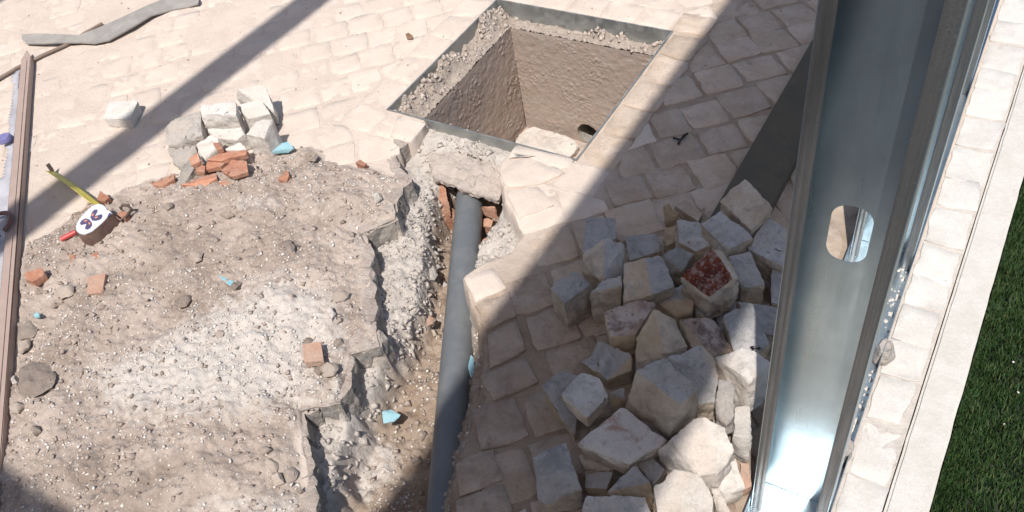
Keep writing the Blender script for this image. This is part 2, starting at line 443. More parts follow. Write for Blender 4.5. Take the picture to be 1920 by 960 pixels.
wob = 0.010 * fbm(GX, GY, 22, 3, 5)
WX, WY = GX + wob, GY + 0.010 * fbm(GX, GY, 22, 3, 11)
dR = sdist(RIM, WX, WY)
wx2, wy2 = GX + 0.022 * fbm(GX, GY, 14, 4, 21), GY + 0.022 * fbm(GX, GY, 14, 4, 29)
dF = sdist(FLOOR, wx2, wy2)
dS = sdist(SPOIL, GX + 0.05 * fbm(GX, GY, 8, 4, 41), GY + 0.05 * fbm(GX, GY, 8, 4, 47))
dustm = 1 - sstep(-0.93, -0.70, GX + 0.10 * fbm(GX, GY, 5, 3, 3))
dustm = np.maximum(dustm, sstep(-0.16, -0.14, GX))
paved = -0.0042 + dustm * 0.0026 + 0.003 * (1 - 0.6 * dustm) * fbm(GX, GY, 60, 3, 61) + 0.0030 * dustm * fbm(GX, GY, 6, 3, 67) + 0.0019 * (1 - sstep(-2.1, -1.4, GX))
spoil = sstep(-0.01, 0.20, dS) * (0.030 + 0.020 * fbm(GX, GY, 3.2, 3, 71)) + sstep(-0.005, 0.03, dS) * (
    0.006 + 0.016 * fbm(GX, GY, 18, 4, 77) + 0.010 * np.maximum(0, fbm(GX, GY, 55, 3, 83)) + 0.006 * fbm(GX, GY, 130, 2, 89))
top = paved + np.where(dS > -0.01, spoil, 0)
ratio = np.clip(dR / (dR + np.maximum(0, -dF) + 1e-6), 0, 1)
bil = 0.5 - np.abs(fbm(GX, GY, 34, 3, 97)) * 1.6
bed = -0.060 - 0.022 * ratio ** 2 + 0.022 * fbm(GX, GY, 13, 4, 91) * sstep(0, 0.04, dR) + 0.016 * (bil - 0.3) * sstep(0.01, 0.04, dR) + 0.012 * np.abs(fbm(GX, GY, 85, 2, 99)) + 0.006 * fbm(GX, GY, 170, 2, 101)
nearframe = sstep(MY0 - 0.16, MY0 - 0.02, GY)
bed = bed * (1 - nearframe) + nearframe * (-0.030 + 0.010 * fbm(GX, GY, 20, 4, 93) + 0.005 * np.abs(fbm(GX, GY, 85, 2, 99)))
flr = -0.158 - 0.05 * sstep(1.10, 1.22, GY) + 0.022 * fbm(GX, GY, 9, 4, 103) + 0.014 * fbm(GX, GY, 45, 3, 107) + 0.006 * fbm(GX, GY, 130, 2, 109)
trench = bed + (flr - bed) * np.clip((dF + 0.008 + 0.010 * fbm(GX, GY, 60, 3, 123)) / 0.030, 0, 1)
H = top + (trench - top) * np.clip(dR / 0.008, 0, 1)
att_mortar = sstep(0.0, 0.012, dR) * (1 - sstep(-0.01, 0.03, dF))
att_earth = sstep(0.0, 0.012, dR) * sstep(-0.01, 0.03, dF)
att_dirt = sstep(-0.01, 0.03, dS) * (1 - sstep(0, 0.01, dR)) * (0.92 + 0.3 * fbm(GX, GY, 6, 3, 113))
att_dirt = np.clip(att_dirt, 0, 1)
def soft(poly, w):
    return sstep(-w, w, sdist(poly, GX, GY))
near_rim = np.exp(-np.maximum(0, -dR) / 0.05) * sstep(-0.01, 0.03, dS)
att_white = np.clip(np.maximum.reduce([0.74 * soft(WHITE, 0.13), 0.5 * soft(WHITE2, 0.05), 0.6 * soft(WHITE3, 0.05), 0.5 * soft(WHITE4, 0.06), 0.55 * near_rim,
                                       0.22 * att_earth]), 0, 1)
att_earth = np.maximum(att_earth, 0.85 * sstep(-0.9, -0.8, GX) * (1 - sstep(-0.26, -0.2, GX)) * (1 - sstep(0.9, 1.15, GY + 0.2 * fbm(GX, GY, 5, 3, 55))))
att_white = np.maximum(att_white, 0.9 * sstep(-0.06, -0.045, GX))
def Hat(x, y):
    i = int(np.clip(np.searchsorted(xs, x) - 1, 0, len(xs) - 2)); j = int(np.clip(np.searchsorted(ys, y) - 1, 0, len(ys) - 2))
    fx = (x - xs[i]) / (xs[i + 1] - xs[i]); fy = (y - ys[j]) / (ys[j + 1] - ys[j])
    return float((H[i, j] * (1 - fx) + H[i + 1, j] * fx) * (1 - fy) + (H[i, j + 1] * (1 - fx) + H[i + 1, j + 1] * fx) * fy)
def gfield(A, x, y):
    i = np.clip(np.searchsorted(xs, x) - 1, 0, len(xs) - 2); j = np.clip(np.searchsorted(ys, y) - 1, 0, len(ys) - 2)
    return A[i, j]

nx, ny = len(xs), len(ys)
idx = np.arange(nx * ny).reshape(nx, ny)
I, J = np.meshgrid(np.arange(nx - 1), np.arange(ny - 1), indexing='ij')
cx = (xs[I] + xs[I + 1]) / 2; cy = (ys[J] + ys[J + 1]) / 2
keep = ~((cx > MX0) & (cx < MX1) & (cy > MY0) & (cy < MY1))
I, J = I[keep], J[keep]
faces = np.stack([idx[I, J], idx[I + 1, J], idx[I + 1, J + 1], idx[I, J + 1]], 1)
me = npmesh('pavement', np.stack([GX.ravel(), GY.ravel(), H.ravel()], 1), faces, False)
for nm, A in (('dust', dustm), ('dirt', att_dirt), ('mortar', att_mortar), ('earth', att_earth), ('white', att_white)):
    a = me.attributes.new(nm, 'FLOAT', 'POINT')
    a.data.foreach_set('value', np.ascontiguousarray(A.ravel(), np.float32))
pavement = link('pavement', me, M['ground'])
pavement['kind'] = 'structure'
pavement['label'] = 'dusty bed of the stone paving with the open trench and spoil'

# ground all round, out of the picture
bm = bmesh.new()
for x0, x1, y0, y1 in ((-40, -3.75, -40, 40), (0.11, 40, -40, -0.7), (-3.75, 0.11, -40, -0.7), (-3.75, 0.11, 2.95, 40), (0.11, 40, 4.0, 40)):
    bm.faces.new([bm.verts.new(p) for p in ((x0, y0, -0.006), (x1, y0, -0.006), (x1, y1, -0.006), (x0, y1, -0.006))])
o = link('ground', bm_mesh('ground', bm), M['lime'])
o['kind'] = 'structure'

# ------------------------------------------------------------------ setts of the paving: each its own piece
def clip(poly, nx_, ny_, d):                                  # keep nx*x+ny*y <= d
    out = []
    for i in range(len(poly)):
        a, b = poly[i], poly[(i + 1) % len(poly)]
        da, db = nx_ * a[0] + ny_ * a[1] - d, nx_ * b[0] + ny_ * b[1] - d
        if da <= 0: out.append(a)
        if (da < 0) != (db < 0):
            t = da / (da - db)
            out.append((a[0] + t * (b[0] - a[0]), a[1] + t * (b[1] - a[1])))
    return out
def area(p):
    return 0.5 * abs(sum(p[i][0] * p[(i + 1) % len(p)][1] - p[(i + 1) % len(p)][0] * p[i][1] for i in range(len(p))))
def sett_geom(poly, depth=0.07, rise=0.0, tilt=0.02, rough=0.0018, rnd=0.003, dome=0.0003, pullc=0.965):
    """prism with worn edges over a convex outline; returns centre, verts, faces"""
    cx_ = sum(p[0] for p in poly) / len(poly); cy_ = sum(p[1] for p in poly) / len(poly)
    if sum(poly[i][0] * poly[(i + 1) % len(poly)][1] - poly[(i + 1) % len(poly)][0] * poly[i][1] for i in range(len(poly))) < 0: poly = poly[::-1]
    ring = []
    for i in range(len(poly)):
        a, b = poly[i], poly[(i + 1) % len(poly)]
        L = math.hypot(b[0] - a[0], b[1] - a[1])
        k = max(1, int(L / 0.022))
        for s in range(k):
            t = s / k
            # corners pulled in a little: worn round
            pull = pullc if s == 0 else 1.0
            ring.append(((a[0] + t * (b[0] - a[0]) - cx_) * pull + random.gauss(0, rough), (a[1] + t * (b[1] - a[1]) - cy_) * pull + random.gauss(0, rough)))
    n = len(ring)
    tx, ty = random.gauss(0, tilt), random.gauss(0, tilt)
    v, f = [], []
    levels = ((1.0, -depth), (1.0, -rnd), (0.99, -rnd * 0.3), (0.968, 0.0), (0.5, dome * 0.8))
    for s, z in levels:
        for x, y in ring:
            jj = random.gauss(0, 0.0008) if z > -depth else 0
            v.append((x * s, y * s, rise + z + x * tx + y * ty + jj))
    v.append((0, 0, rise + dome))
    for k in range(len(levels) - 1):
        for i in range(n):
            f.append((k * n + i, k * n + (i + 1) % n, (k + 1) * n + (i + 1) % n, (k + 1) * n + i))
    k = (len(levels) - 1) * n
    for i in range(n):
        f.append((k + i, k + (i + 1) % n, len(v) - 1))
    return (cx_, cy_), v, f

setts = []                                                    # (outline, material key, rise)
p = 0.107
ca, sa = math.cos(math.radians(44)), math.sin(math.radians(44))
B = 0.103                                                     # border course round the chamber
def shrink(poly, g):
    cx_ = sum(q[0] for q in poly) / len(poly); cy_ = sum(q[1] for q in poly) / len(poly)
    r = []
    for x, y in poly:
        d = math.hypot(x - cx_, y - cy_)
        k = max(0.3, 1 - g * 1.3 / max(d, 1e-4))
        r.append((cx_ + (x - cx_) * k, cy_ + (y - cy_) * k))
    return r
XR = lambda y: -0.178 - 0.0192 * (y - 0.757)                  # left side of the wall track
for j in range(-30, 45):
    u = -4.0 + random.uniform(0, 0.1)
    while u < 4.0:
        w = random.uniform(0.086, 0.128)
        q = []
        for du, dv in ((0, 0), (w, 0), (w, p), (0, p)):
            uu = u + du + random.gauss(0, 0.0035); vv = j * p + dv + random.gauss(0, 0.0035) + 0.012 * math.sin(u * 5 + j)
            q.append((uu * ca - vv * sa, uu * sa + vv * ca))
        u += w
        ccx = sum(a[0] for a in q) / 4; ccy = sum(a[1] for a in q) / 4
        sx, sy = PJ(ccx, ccy)
        if not (-110 < sx < 1660 and -90 < sy < 1060): continue
        x0, x1, y0, y1 = MX0 - B, MX1 + B, MY0 - B, MY1 + B
        if x0 < ccx < x1 and y0 < ccy < y1: 
            # partly beyond the border course?
            dx = [ccx - x0, x1 - ccx, ccy - y0, y1 - ccy]; k = int(np.argmin(dx))
            if dx[k] > 0.04: continue
        else:
            dx = [x0 - ccx, ccx - x1, y0 - ccy, ccy - y1]; k = int(np.argmax(dx))
        if k == 0 and y0 - 0.1 < ccy < y1 + 0.1: q = clip(q, 1, 0, x0)
        if k == 1 and y0 - 0.1 < ccy < y1 + 0.1: q = clip(q, -1, 0, -x1)
        if k == 2 and x0 - 0.1 < ccx < x1 + 0.1: q = clip(q, 0, 1, y0)
        if k == 3 and x0 - 0.1 < ccx < x1 + 0.1: q = clip(q, 0, -1, -y1)
        if len(q) < 3: continue
        q = clip(q, 1, 0.0192, -0.178 + 0.0192 * 0.757)
        if len(q) < 3: continue
        q = shrink(q, random.uniform(0.002, 0.0052))
        if len(q) < 3 or area(q) < 0.0016: continue
        setts.append(q)
for k in range(7):                                            # the border course
    L = (MX1 - MX0 + 2 * B) / 7
    for yb in (MY0 - B - 0.006, MY1 + 0.007):
        x0 = MX0 - B + k * L
        setts.append(shrink([(x0 + random.gauss(0, .004), yb), (x0 + L + random.gauss(0, .004), yb), (x0 + L, yb + B), (x0, yb + B)], 0.004))
for k in range(5):
    L = (MY1 - MY0) / 5
    for xb in (MX0 - B - 0.007, MX1 + 0.007):
        y0 = MY0 + k * L
        setts.append(shrink([(xb, y0 + random.gauss(0, .004)), (xb + B, y0 + random.gauss(0, .004)), (xb + B, y0 + L), (xb, y0 + L)], 0.004))
EDGE = [[(728, 256), (748, 214), (800, 232), (768, 268)], [(935, 322), (985, 292), (1062, 322), (1010, 345), (950, 352)], [(962, 272), (1015, 283), (1078, 300), (1050, 320), (985, 292), (950, 296)],
        [(868, 520), (925, 500), (952, 540), (890, 566)], [(890, 570), (955, 545), (968, 592), (908, 618)],
        [(850, 868), (925, 838), (945, 900), (862, 930)], [(852, 935), (945, 905), (965, 960), (860, 1000)],
        [(900, 705), (985, 668), (1008, 715), (925, 752)], [(912, 625), (968, 600), (988, 655), (918, 690)], [(948, 356), (1010, 348), (1040, 385), (972, 410)]]
EDGEW = [P2(q, 0.004) for q in EDGE]
near = []
for q in setts:
    X_ = np.array([a[0] for a in q] + [sum(a[0] for a in q) / len(q)]); Y_ = np.array([a[1] for a in q] + [sum(a[1] for a in q) / len(q)])
    dr = sdist(RIM, X_, Y_)
    if dr[-1] > -0.012 or np.max(dr) > 0.028: continue
    if sdist(SPOIL, X_[-1:], Y_[-1:])[0] > 0.06: continue
    if sdist(SPOIL, X_[-1:], Y_[-1:])[0] > -0.02 and dr[-1] > -0.12: continue
    if max(sdist(e_, X_[-1:], Y_[-1:])[0] for e_ in EDGEW) > 0.008: continue
    sx, sy = PJ(X_[-1], Y_[-1])
    size = area(q) / (X_[-1] ** 2 + Y_[-1] ** 2 + CAM_H ** 2)
    inview = -60 < sx < 1660 and -50 < sy < 1010
    near.append((1 if inview else 0, float(size), q))
near.sort(key=lambda a: (-a[0], -a[1]))
mv, mf = [], []
for k, (iv, sz, q) in enumerate(near):
    cx_ = sum(a[0] for a in q) / len(q); cy_ = sum(a[1] for a in q) / len(q)
    dm = float(gfield(dustm, cx_, cy_))
    rise = random.gauss(0.0, 0.0012 - 0.0007 * dm)
    (ccx, ccy), v, f = sett_geom(q, rise=rise, tilt=0.016 - 0.010 * dm)
    if k < 285:
        link('sett', pymesh('sett', v, f, True), M['lime_dusty'] if dm > 0.5 else (M['lime_soiled'] if ccy + random.gauss(0, .05) < 1.0 else M['lime']), pavement, (ccx, ccy, 0))
    else:
        b0 = len(mv)
        mv += [(a + ccx, b + ccy, c) for a, b, c in v]; mf += [tuple(i + b0 for i in t) for t in f]
if mv:
    o = link('distant_setts', pymesh('distant_setts', mv, mf, True), M['lime_dusty'], pavement)
    o['kind'] = 'stuff'

# single setts left standing on the trench edge
for q in EDGE:
    pts = [G(x, y, 0.004)[:2] for x, y in q]
    hull = pts
    (ccx, ccy), v, f = sett_geom(hull, rise=0.004, tilt=0.012, depth=0.085, rnd=0.005)
    o = link('sett', pymesh('sett', v, f, True), M['lime_dusty'] if ccx < -0.8 and ccy > 0.75 else M['lime_soiled'], pavement, (ccx, ccy, 0))

# ------------------------------------------------------------------ kerb, edge course and artificial turf on the right
kerb = empty('kerb', (0.03, 0.2, 0)); kerb['kind'] = 'structure'; kerb['label'] = 'pale concrete kerb between the edge setts and the turf'
yy = -1.0
for L in (1.32, 1.99, 0.6):
    bm = bmesh.new(); box_bm(bm, 0.002, 0.066, yy + 0.0015, yy + L - 0.0015, -0.14, 0.006)
    bmesh.ops.subdivide_edges(bm, edges=[e for e in bm.edges if abs(e.verts[0].co.y - e.verts[1].co.y) > 0.5], cuts=60)
    bmesh.ops.bevel(bm, geom=[e for e in bm.edges if e.verts[0].co.z > 0 and e.verts[1].co.z > 0 and abs(e.verts[0].co.y - e.verts[1].co.y) > 0.001], offset=0.005, segments=2, affect='EDGES')
    for v in bm.verts:
        if v.co.z > -0.02: v.co += Vector((noise.noise(v.co * 22) * 0.0012, 0, noise.noise(v.co * 30) * 0.001))
    link('kerb_stone', bm_mesh('kerb_stone', bm, 0.6), M['kerb'], kerb)
    yy += L
row = empty('edge_course', (0, 0.2, 0)); row['kind'] = 'structure'; row['label'] = 'single course of white setts along the wall track'
XL = lambda y: -0.0385 - 0.0192 * (y - 0.757)
y = 0.30
while y < 2.9:
    L = random.uniform(0.082, 0.125)
    a, b = XL(y), XL(y + L)
    sk = random.gauss(0.0, 0.006)
    q = shrink([(a + 0.001, y), (0.026 + random.gauss(0, .003), y + sk), (0.026 + random.gauss(0, .003), y + L + sk), (b + 0.001, y + L + random.gauss(0, .003))], 0.0012)
    (ccx, ccy), v, f = sett_geom(q, rise=0.003 + random.gauss(0, 0.0008), tilt=0.010, rnd=0.0025, pullc=0.98, rough=0.0012)
    link('sett', pymesh('sett', v, f, True), M['lime_row'], row, (ccx, ccy - 0.2, 0))
    y += L
bm = bmesh.new()
bm.faces.new([bm.verts.new(q) for q in ((0.0975, -0.69, -0.016), (3.0, -0.69, -0.016), (3.0, 3.99, -0.016), (0.0975, 3.99, -0.016))])
o = link('turf_ground', bm_mesh('turf_ground', bm), M['turf_base']); o['kind'] = 'structure'
nb = 95000
bx = 0.0995 + rng.random(nb) ** 1.4 * 0.50; by = 0.55 + rng.random(nb) * 1.9
hgt = 0.012 + rng.random(nb) * 0.008; ang = rng.random(nb) * 6.283; lean = 0.002 + rng.random(nb) * 0.007
clump = fbm(bx, by, 40, 3, 5)
lean = lean + 0.006 * clump
wd = 0.0011
la = ang + 6.0 * clump
ox, oy = np.cos(la) * lean, np.sin(la) * lean
px_, py_ = -np.sin(la) * wd, np.cos(la) * wd
z0 = np.full(nb, -0.016)
V = np.stack([np.stack([bx - px_, by - py_, z0], 1), np.stack([bx + px_, by + py_, z0], 1),
              np.stack([bx + px_ * .8 + ox * .4, by + py_ * .8 + oy * .4, z0 + hgt * .65], 1), np.stack([bx - px_ * .8 + ox * .4, by - py_ * .8 + oy * .4, z0 + hgt * .65], 1),
              np.stack([bx + ox, by + oy, z0 + hgt], 1)], 1).reshape(-1, 3)
V[:, 0] = np.maximum(V[:, 0], 0.0985)
k5 = np.arange(nb) * 5
F = np.concatenate([np.stack([k5, k5 + 1, k5 + 2], 1), np.stack([k5, k5 + 2, k5 + 3], 1), np.stack([k5 + 3, k5 + 2, k5 + 4], 1)])
o = link('artificial_turf', npmesh('artificial_turf', V, F), M['grass'])
o['kind'] = 'stuff'; o['label'] = 'dark green artificial turf beyond the kerb'; o['category'] = 'turf'

# ------------------------------------------------------------------ the inspection chamber
ch = empty('inspection_chamber', ((MX0 + MX1) / 2, (MY0 + MY1) / 2, 0))
tag(ch, 'open square inspection chamber with a galvanised frame and rough brown walls', 'manhole')
def cpart(name, me, mat):
    o = link(name, me, mat, ch)
    o.matrix_parent_inverse = Matrix.Translation(-ch.location)
    return o
T = 0.004
for (x0, x1, y0, y1, dz) in ((MX0 - T, MX1 + T, MY1, MY1 + T, 0.070), (MX0 - T, MX1 + T, MY0 - T, MY0, 0.070), (MX0 - T, MX0, MY0, MY1, 0.070), (MX1, MX1 + T, MY0, MY1, 0.070)):
    bm = bmesh.new(); box_bm(bm, x0, x1, y0, y1, -dz, 0.003)
    cpart('frame', bm_mesh('frame', bm), M['frame_steel'])
WX0, WX1, WY0, WY1, WZ = MX0 + 0.068, MX1 - 0.02, MY0 + 0.02, MY1 - 0.048, -0.46
# ledge of mortar inside the frame
gx = np.unique(np.round(np.concatenate([np.arange(MX0, MX1, 0.0045), [MX1, WX0, WX1]]), 5)); gy = np.unique(np.round(np.concatenate([np.arange(MY0, MY1, 0.0045), [MY1, WY0, WY1]]), 5))
LX, LY = np.meshgrid(gx, gy, indexing='ij')
left = 1 - sstep(MX0 + 0.015, MX0 + 0.062, LX + 0.02 * fbm(LX, LY, 12, 3, 3)); back = sstep(MY1 - 0.032, MY1 - 0.012, LY + 0.02 * fbm(LX, LY, 12, 3, 9))
rid = left * (0.030 + 0.055 * fbm(LX, LY, 14, 4, 7)) + back * np.clip(0.004 + 0.05 * fbm(LX, LY, 13, 4, 17), 0, .04) * sstep(0.2, 0.7, (LX - MX0) / (MX1 - MX0))
LZ = -0.058 + rid * (0.75 + 0.9 * np.abs(fbm(LX, LY, 45, 3, 15))) + 0.010 * np.abs(fbm(LX, LY, 95, 2, 19)) + 0.005 * fbm(LX, LY, 170, 2, 27)
nx2, ny2 = len(gx), len(gy)
id2 = np.arange(nx2 * ny2).reshape(nx2, ny2)
I2, J2 = np.meshgrid(np.arange(nx2 - 1), np.arange(ny2 - 1), indexing='ij')
c2x = (gx[I2] + gx[I2 + 1]) / 2; c2y = (gy[J2] + gy[J2 + 1]) / 2
kp = ~((c2x > WX0) & (c2x < WX1) & (c2y > WY0) & (c2y < WY1))
I2, J2 = I2[kp], J2[kp]
cpart('ledge', npmesh('ledge', np.stack([LX.ravel(), LY.ravel(), LZ.ravel()], 1), np.stack([id2[I2, J2], id2[I2 + 1, J2], id2[I2 + 1, J2 + 1], id2[I2, J2 + 1]], 1), False), M['ledge'])
def well_wall(a, b, nrm, hole=None):
    n1 = 190; n2 = 140
    S, Z = np.meshgrid(np.linspace(0, 1, n1), np.linspace(0, 1, n2), indexing='ij')
    X_ = a[0] + (b[0] - a[0]) * S; Y_ = a[1] + (b[1] - a[1]) * S; Zz = -0.058 + (WZ + 0.058) * Z
    L = math.hypot(b[0] - a[0], b[1] - a[1])
    gr = np.maximum(0, fbm(S * L, Z * .4, 170, 2, 37)) * sstep(-0.15, 0.25, fbm(S * L, Z * .4, 11, 3, 57))
    d = 0.006 * fbm(S * L, Z * 0.4, 4, 2, 31 + a[0]) + 0.005 * gr + 0.0015 * fbm(S * L, Z * .4, 70, 2, 43)
    d *= sstep(0, 0.04, Z)
    X_ = X_ + nrm[0] * d; Y_ = Y_ + nrm[1] * d
    i_ = np.arange(n1 * n2).reshape(n1, n2)
    A, Bq = np.meshgrid(np.arange(n1 - 1), np.arange(n2 - 1), indexing='ij'); A = A.ravel(); Bq = Bq.ravel()
    if hole:
        sx = (A + .5) / (n1 - 1) * L; zz = (Bq + .5) / (n2 - 1) * 0.402
        k = np.hypot(sx - hole[0], zz - hole[1]) > hole[2]
        A, Bq = A[k], Bq[k]
    cpart('wall', npmesh('wall', np.stack([X_.ravel(), Y_.ravel(), Zz.ravel()], 1), np.stack([i_[A, Bq], i_[A + 1, Bq], i_[A + 1, Bq + 1], i_[A, Bq + 1]], 1), True), M['well'])
well_wall((WX0, WY1), (WX1, WY1), (0, -1), (0.245, 0.362, 0.040))
well_wall((WX0, WY0), (WX0, WY1), (1, 0))
well_wall((WX1, WY0), (WX1, WY1), (-1, 0))
well_wall((WX0, WY0), (WX1, WY0), (0, 1))
FX, FY = np.meshgrid(np.linspace(WX0 - .02, WX1 + .02, 60), np.linspace(WY0 - .02, WY1 + .02, 60), indexing='ij')
i_ = np.arange(3600).reshape(60, 60); A, Bq = np.meshgrid(np.arange(59), np.arange(59), indexing='ij')
cpart('floor', npmesh('floor', np.stack([FX.ravel(), FY.ravel(), (WZ + 0.02 * fbm(FX, FY, 10, 4, 3)).ravel()], 1), np.stack([i_[A, Bq].ravel(), i_[A + 1, Bq].ravel(), i_[A + 1, Bq + 1].ravel(), i_[A, Bq + 1].ravel()], 1), True), M['well'])
pp = tube('outlet_pipe', [(WX0 + 0.245, WY1 + 0.004, WZ + 0.040), (WX0 + 0.245, WY1 + 0.25, WZ + 0.040)], 0.045, M['mortar_dark'], ch, 24, True, 0.041)
pp.matrix_parent_inverse = Matrix.Translation(-ch.location)

# ------------------------------------------------------------------ blocks and lumps built from their measured corners
def block_mesh(name, pts, zb, rough=0.0028, bevel=0.006, patch=None, shrinkb=0.93, seed=0, thin=None, chips=2, fine=0.0068, weather=False):
    """convex block: pts are world corners (the seen ones), the hidden underside is dropped to zb; corners chipped, edges worn"""
    bm = bmesh.new()
    c = Vector((sum(q[0] for q in pts) / len(pts), sum(q[1] for q in pts) / len(pts), 0))
    for q in pts:
        bm.verts.new(q)
        z = zb if thin is None else q[2] - thin
        if q[2] - z > 0.012 or thin is not None:
            bm.verts.new((c.x + (q[0] - c.x) * shrinkb, c.y + (q[1] - c.y) * shrinkb, z + random.uniform(0, 0.004)))
    r = bmesh.ops.convex_hull(bm, input=list(bm.verts))
    dead = [g for g in r['geom_interior'] if isinstance(g, bmesh.types.BMVert)]
    if dead: bmesh.ops.delete(bm, geom=dead, context='VERTS')
    loose = [v for v in bm.verts if not v.link_faces]
    if loose: bmesh.ops.delete(bm, geom=loose, context='VERTS')
    pn = None
    if patch:
        a, b, d = (Vector(pts[i]) for i in patch)
        pn = (b - a).cross(d - a).normalized()
        if pn.z < 0: pn = -pn
    ctr = sum((v.co for v in bm.verts), Vector()) / len(bm.verts)
    for _ in range(chips):
        bm.verts.ensure_lookup_table()
        v = random.choice(list(bm.verts))
        n = (v.co - ctr).normalized()
        n = (n + Vector((random.gauss(0, .45), random.gauss(0, .45), random.gauss(0, .45)))).normalized()
        sup = max(w.co.dot(n) for w in bm.verts)
        depth = random.uniform(0.04, 0.13) * (v.co - ctr).length
        bmesh.ops.bisect_plane(bm, geom=list(bm.verts) + list(bm.edges) + list(bm.faces), plane_co=n * (sup - depth), plane_no=n, clear_outer=True)
        bmesh.ops.holes_fill(bm, edges=[e for e in bm.edges if len(e.link_faces) == 1], sides=0)
    bmesh.ops.triangulate(bm, faces=list(bm.faces))
    for _ in range(6):
        lng = [e for e in bm.edges if e.calc_length() > fine * 1.35]
        if not lng: break
        bmesh.ops.subdivide_edges(bm, edges=lng, cuts=1)
        bmesh.ops.triangulate(bm, faces=list(bm.faces))
    bm.normal_update()
    off = Vector((seed * 3.7, seed * 1.3, seed * 2.1))
    if pn is not None:
        for f in bm.faces:
            if f.normal.dot(pn) > 0.90: f.material_index = 1
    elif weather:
        wd_ = Vector((random.gauss(0.25, .35), random.gauss(-0.05, .35), 1)).normalized()  # mostly upward faces: painted sky tint on pile blocks, dust on screed
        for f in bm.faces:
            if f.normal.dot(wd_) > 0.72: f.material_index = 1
    ridge = [v for v in bm.verts if any(len(e.link_faces) == 2 and e.calc_face_angle(0) > 0.35 for e in v.link_edges)]
    if bevel > 0.0035:
        worn = [v for v in ridge if noise.noise(v.co * 35 + off) > 0.12]
        bmesh.ops.smooth_vert(bm, verts=ridge, factor=0.15, use_axis_x=True, use_axis_y=True, use_axis_z=True)
        bmesh.ops.smooth_vert(bm, verts=worn, factor=0.45, use_axis_x=True, use_axis_y=True, use_axis_z=True)
    bm.normal_update()
    for v in bm.verts:
        d = noise.noise(v.co * 17 + off) * rough * 1.2 + noise.noise(v.co * 46 + off) * rough * 0.7 + noise.noise(v.co * 130 + off) * rough * 0.5 + min(0, noise.noise(v.co * 38 - off) + 0.30) * rough * 2.2
        v.co += v.normal * d
    bm.normal_update()
    base = Vector((c.x, c.y, zb))
    for v in bm.verts: v.co -= base
    return bm_mesh(name, bm, 0.62), base
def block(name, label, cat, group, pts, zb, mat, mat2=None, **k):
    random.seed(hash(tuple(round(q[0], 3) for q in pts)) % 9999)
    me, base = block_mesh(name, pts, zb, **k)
    return tag(link(name, me, [mat, mat2] if mat2 else mat, None, base), label, cat, group)

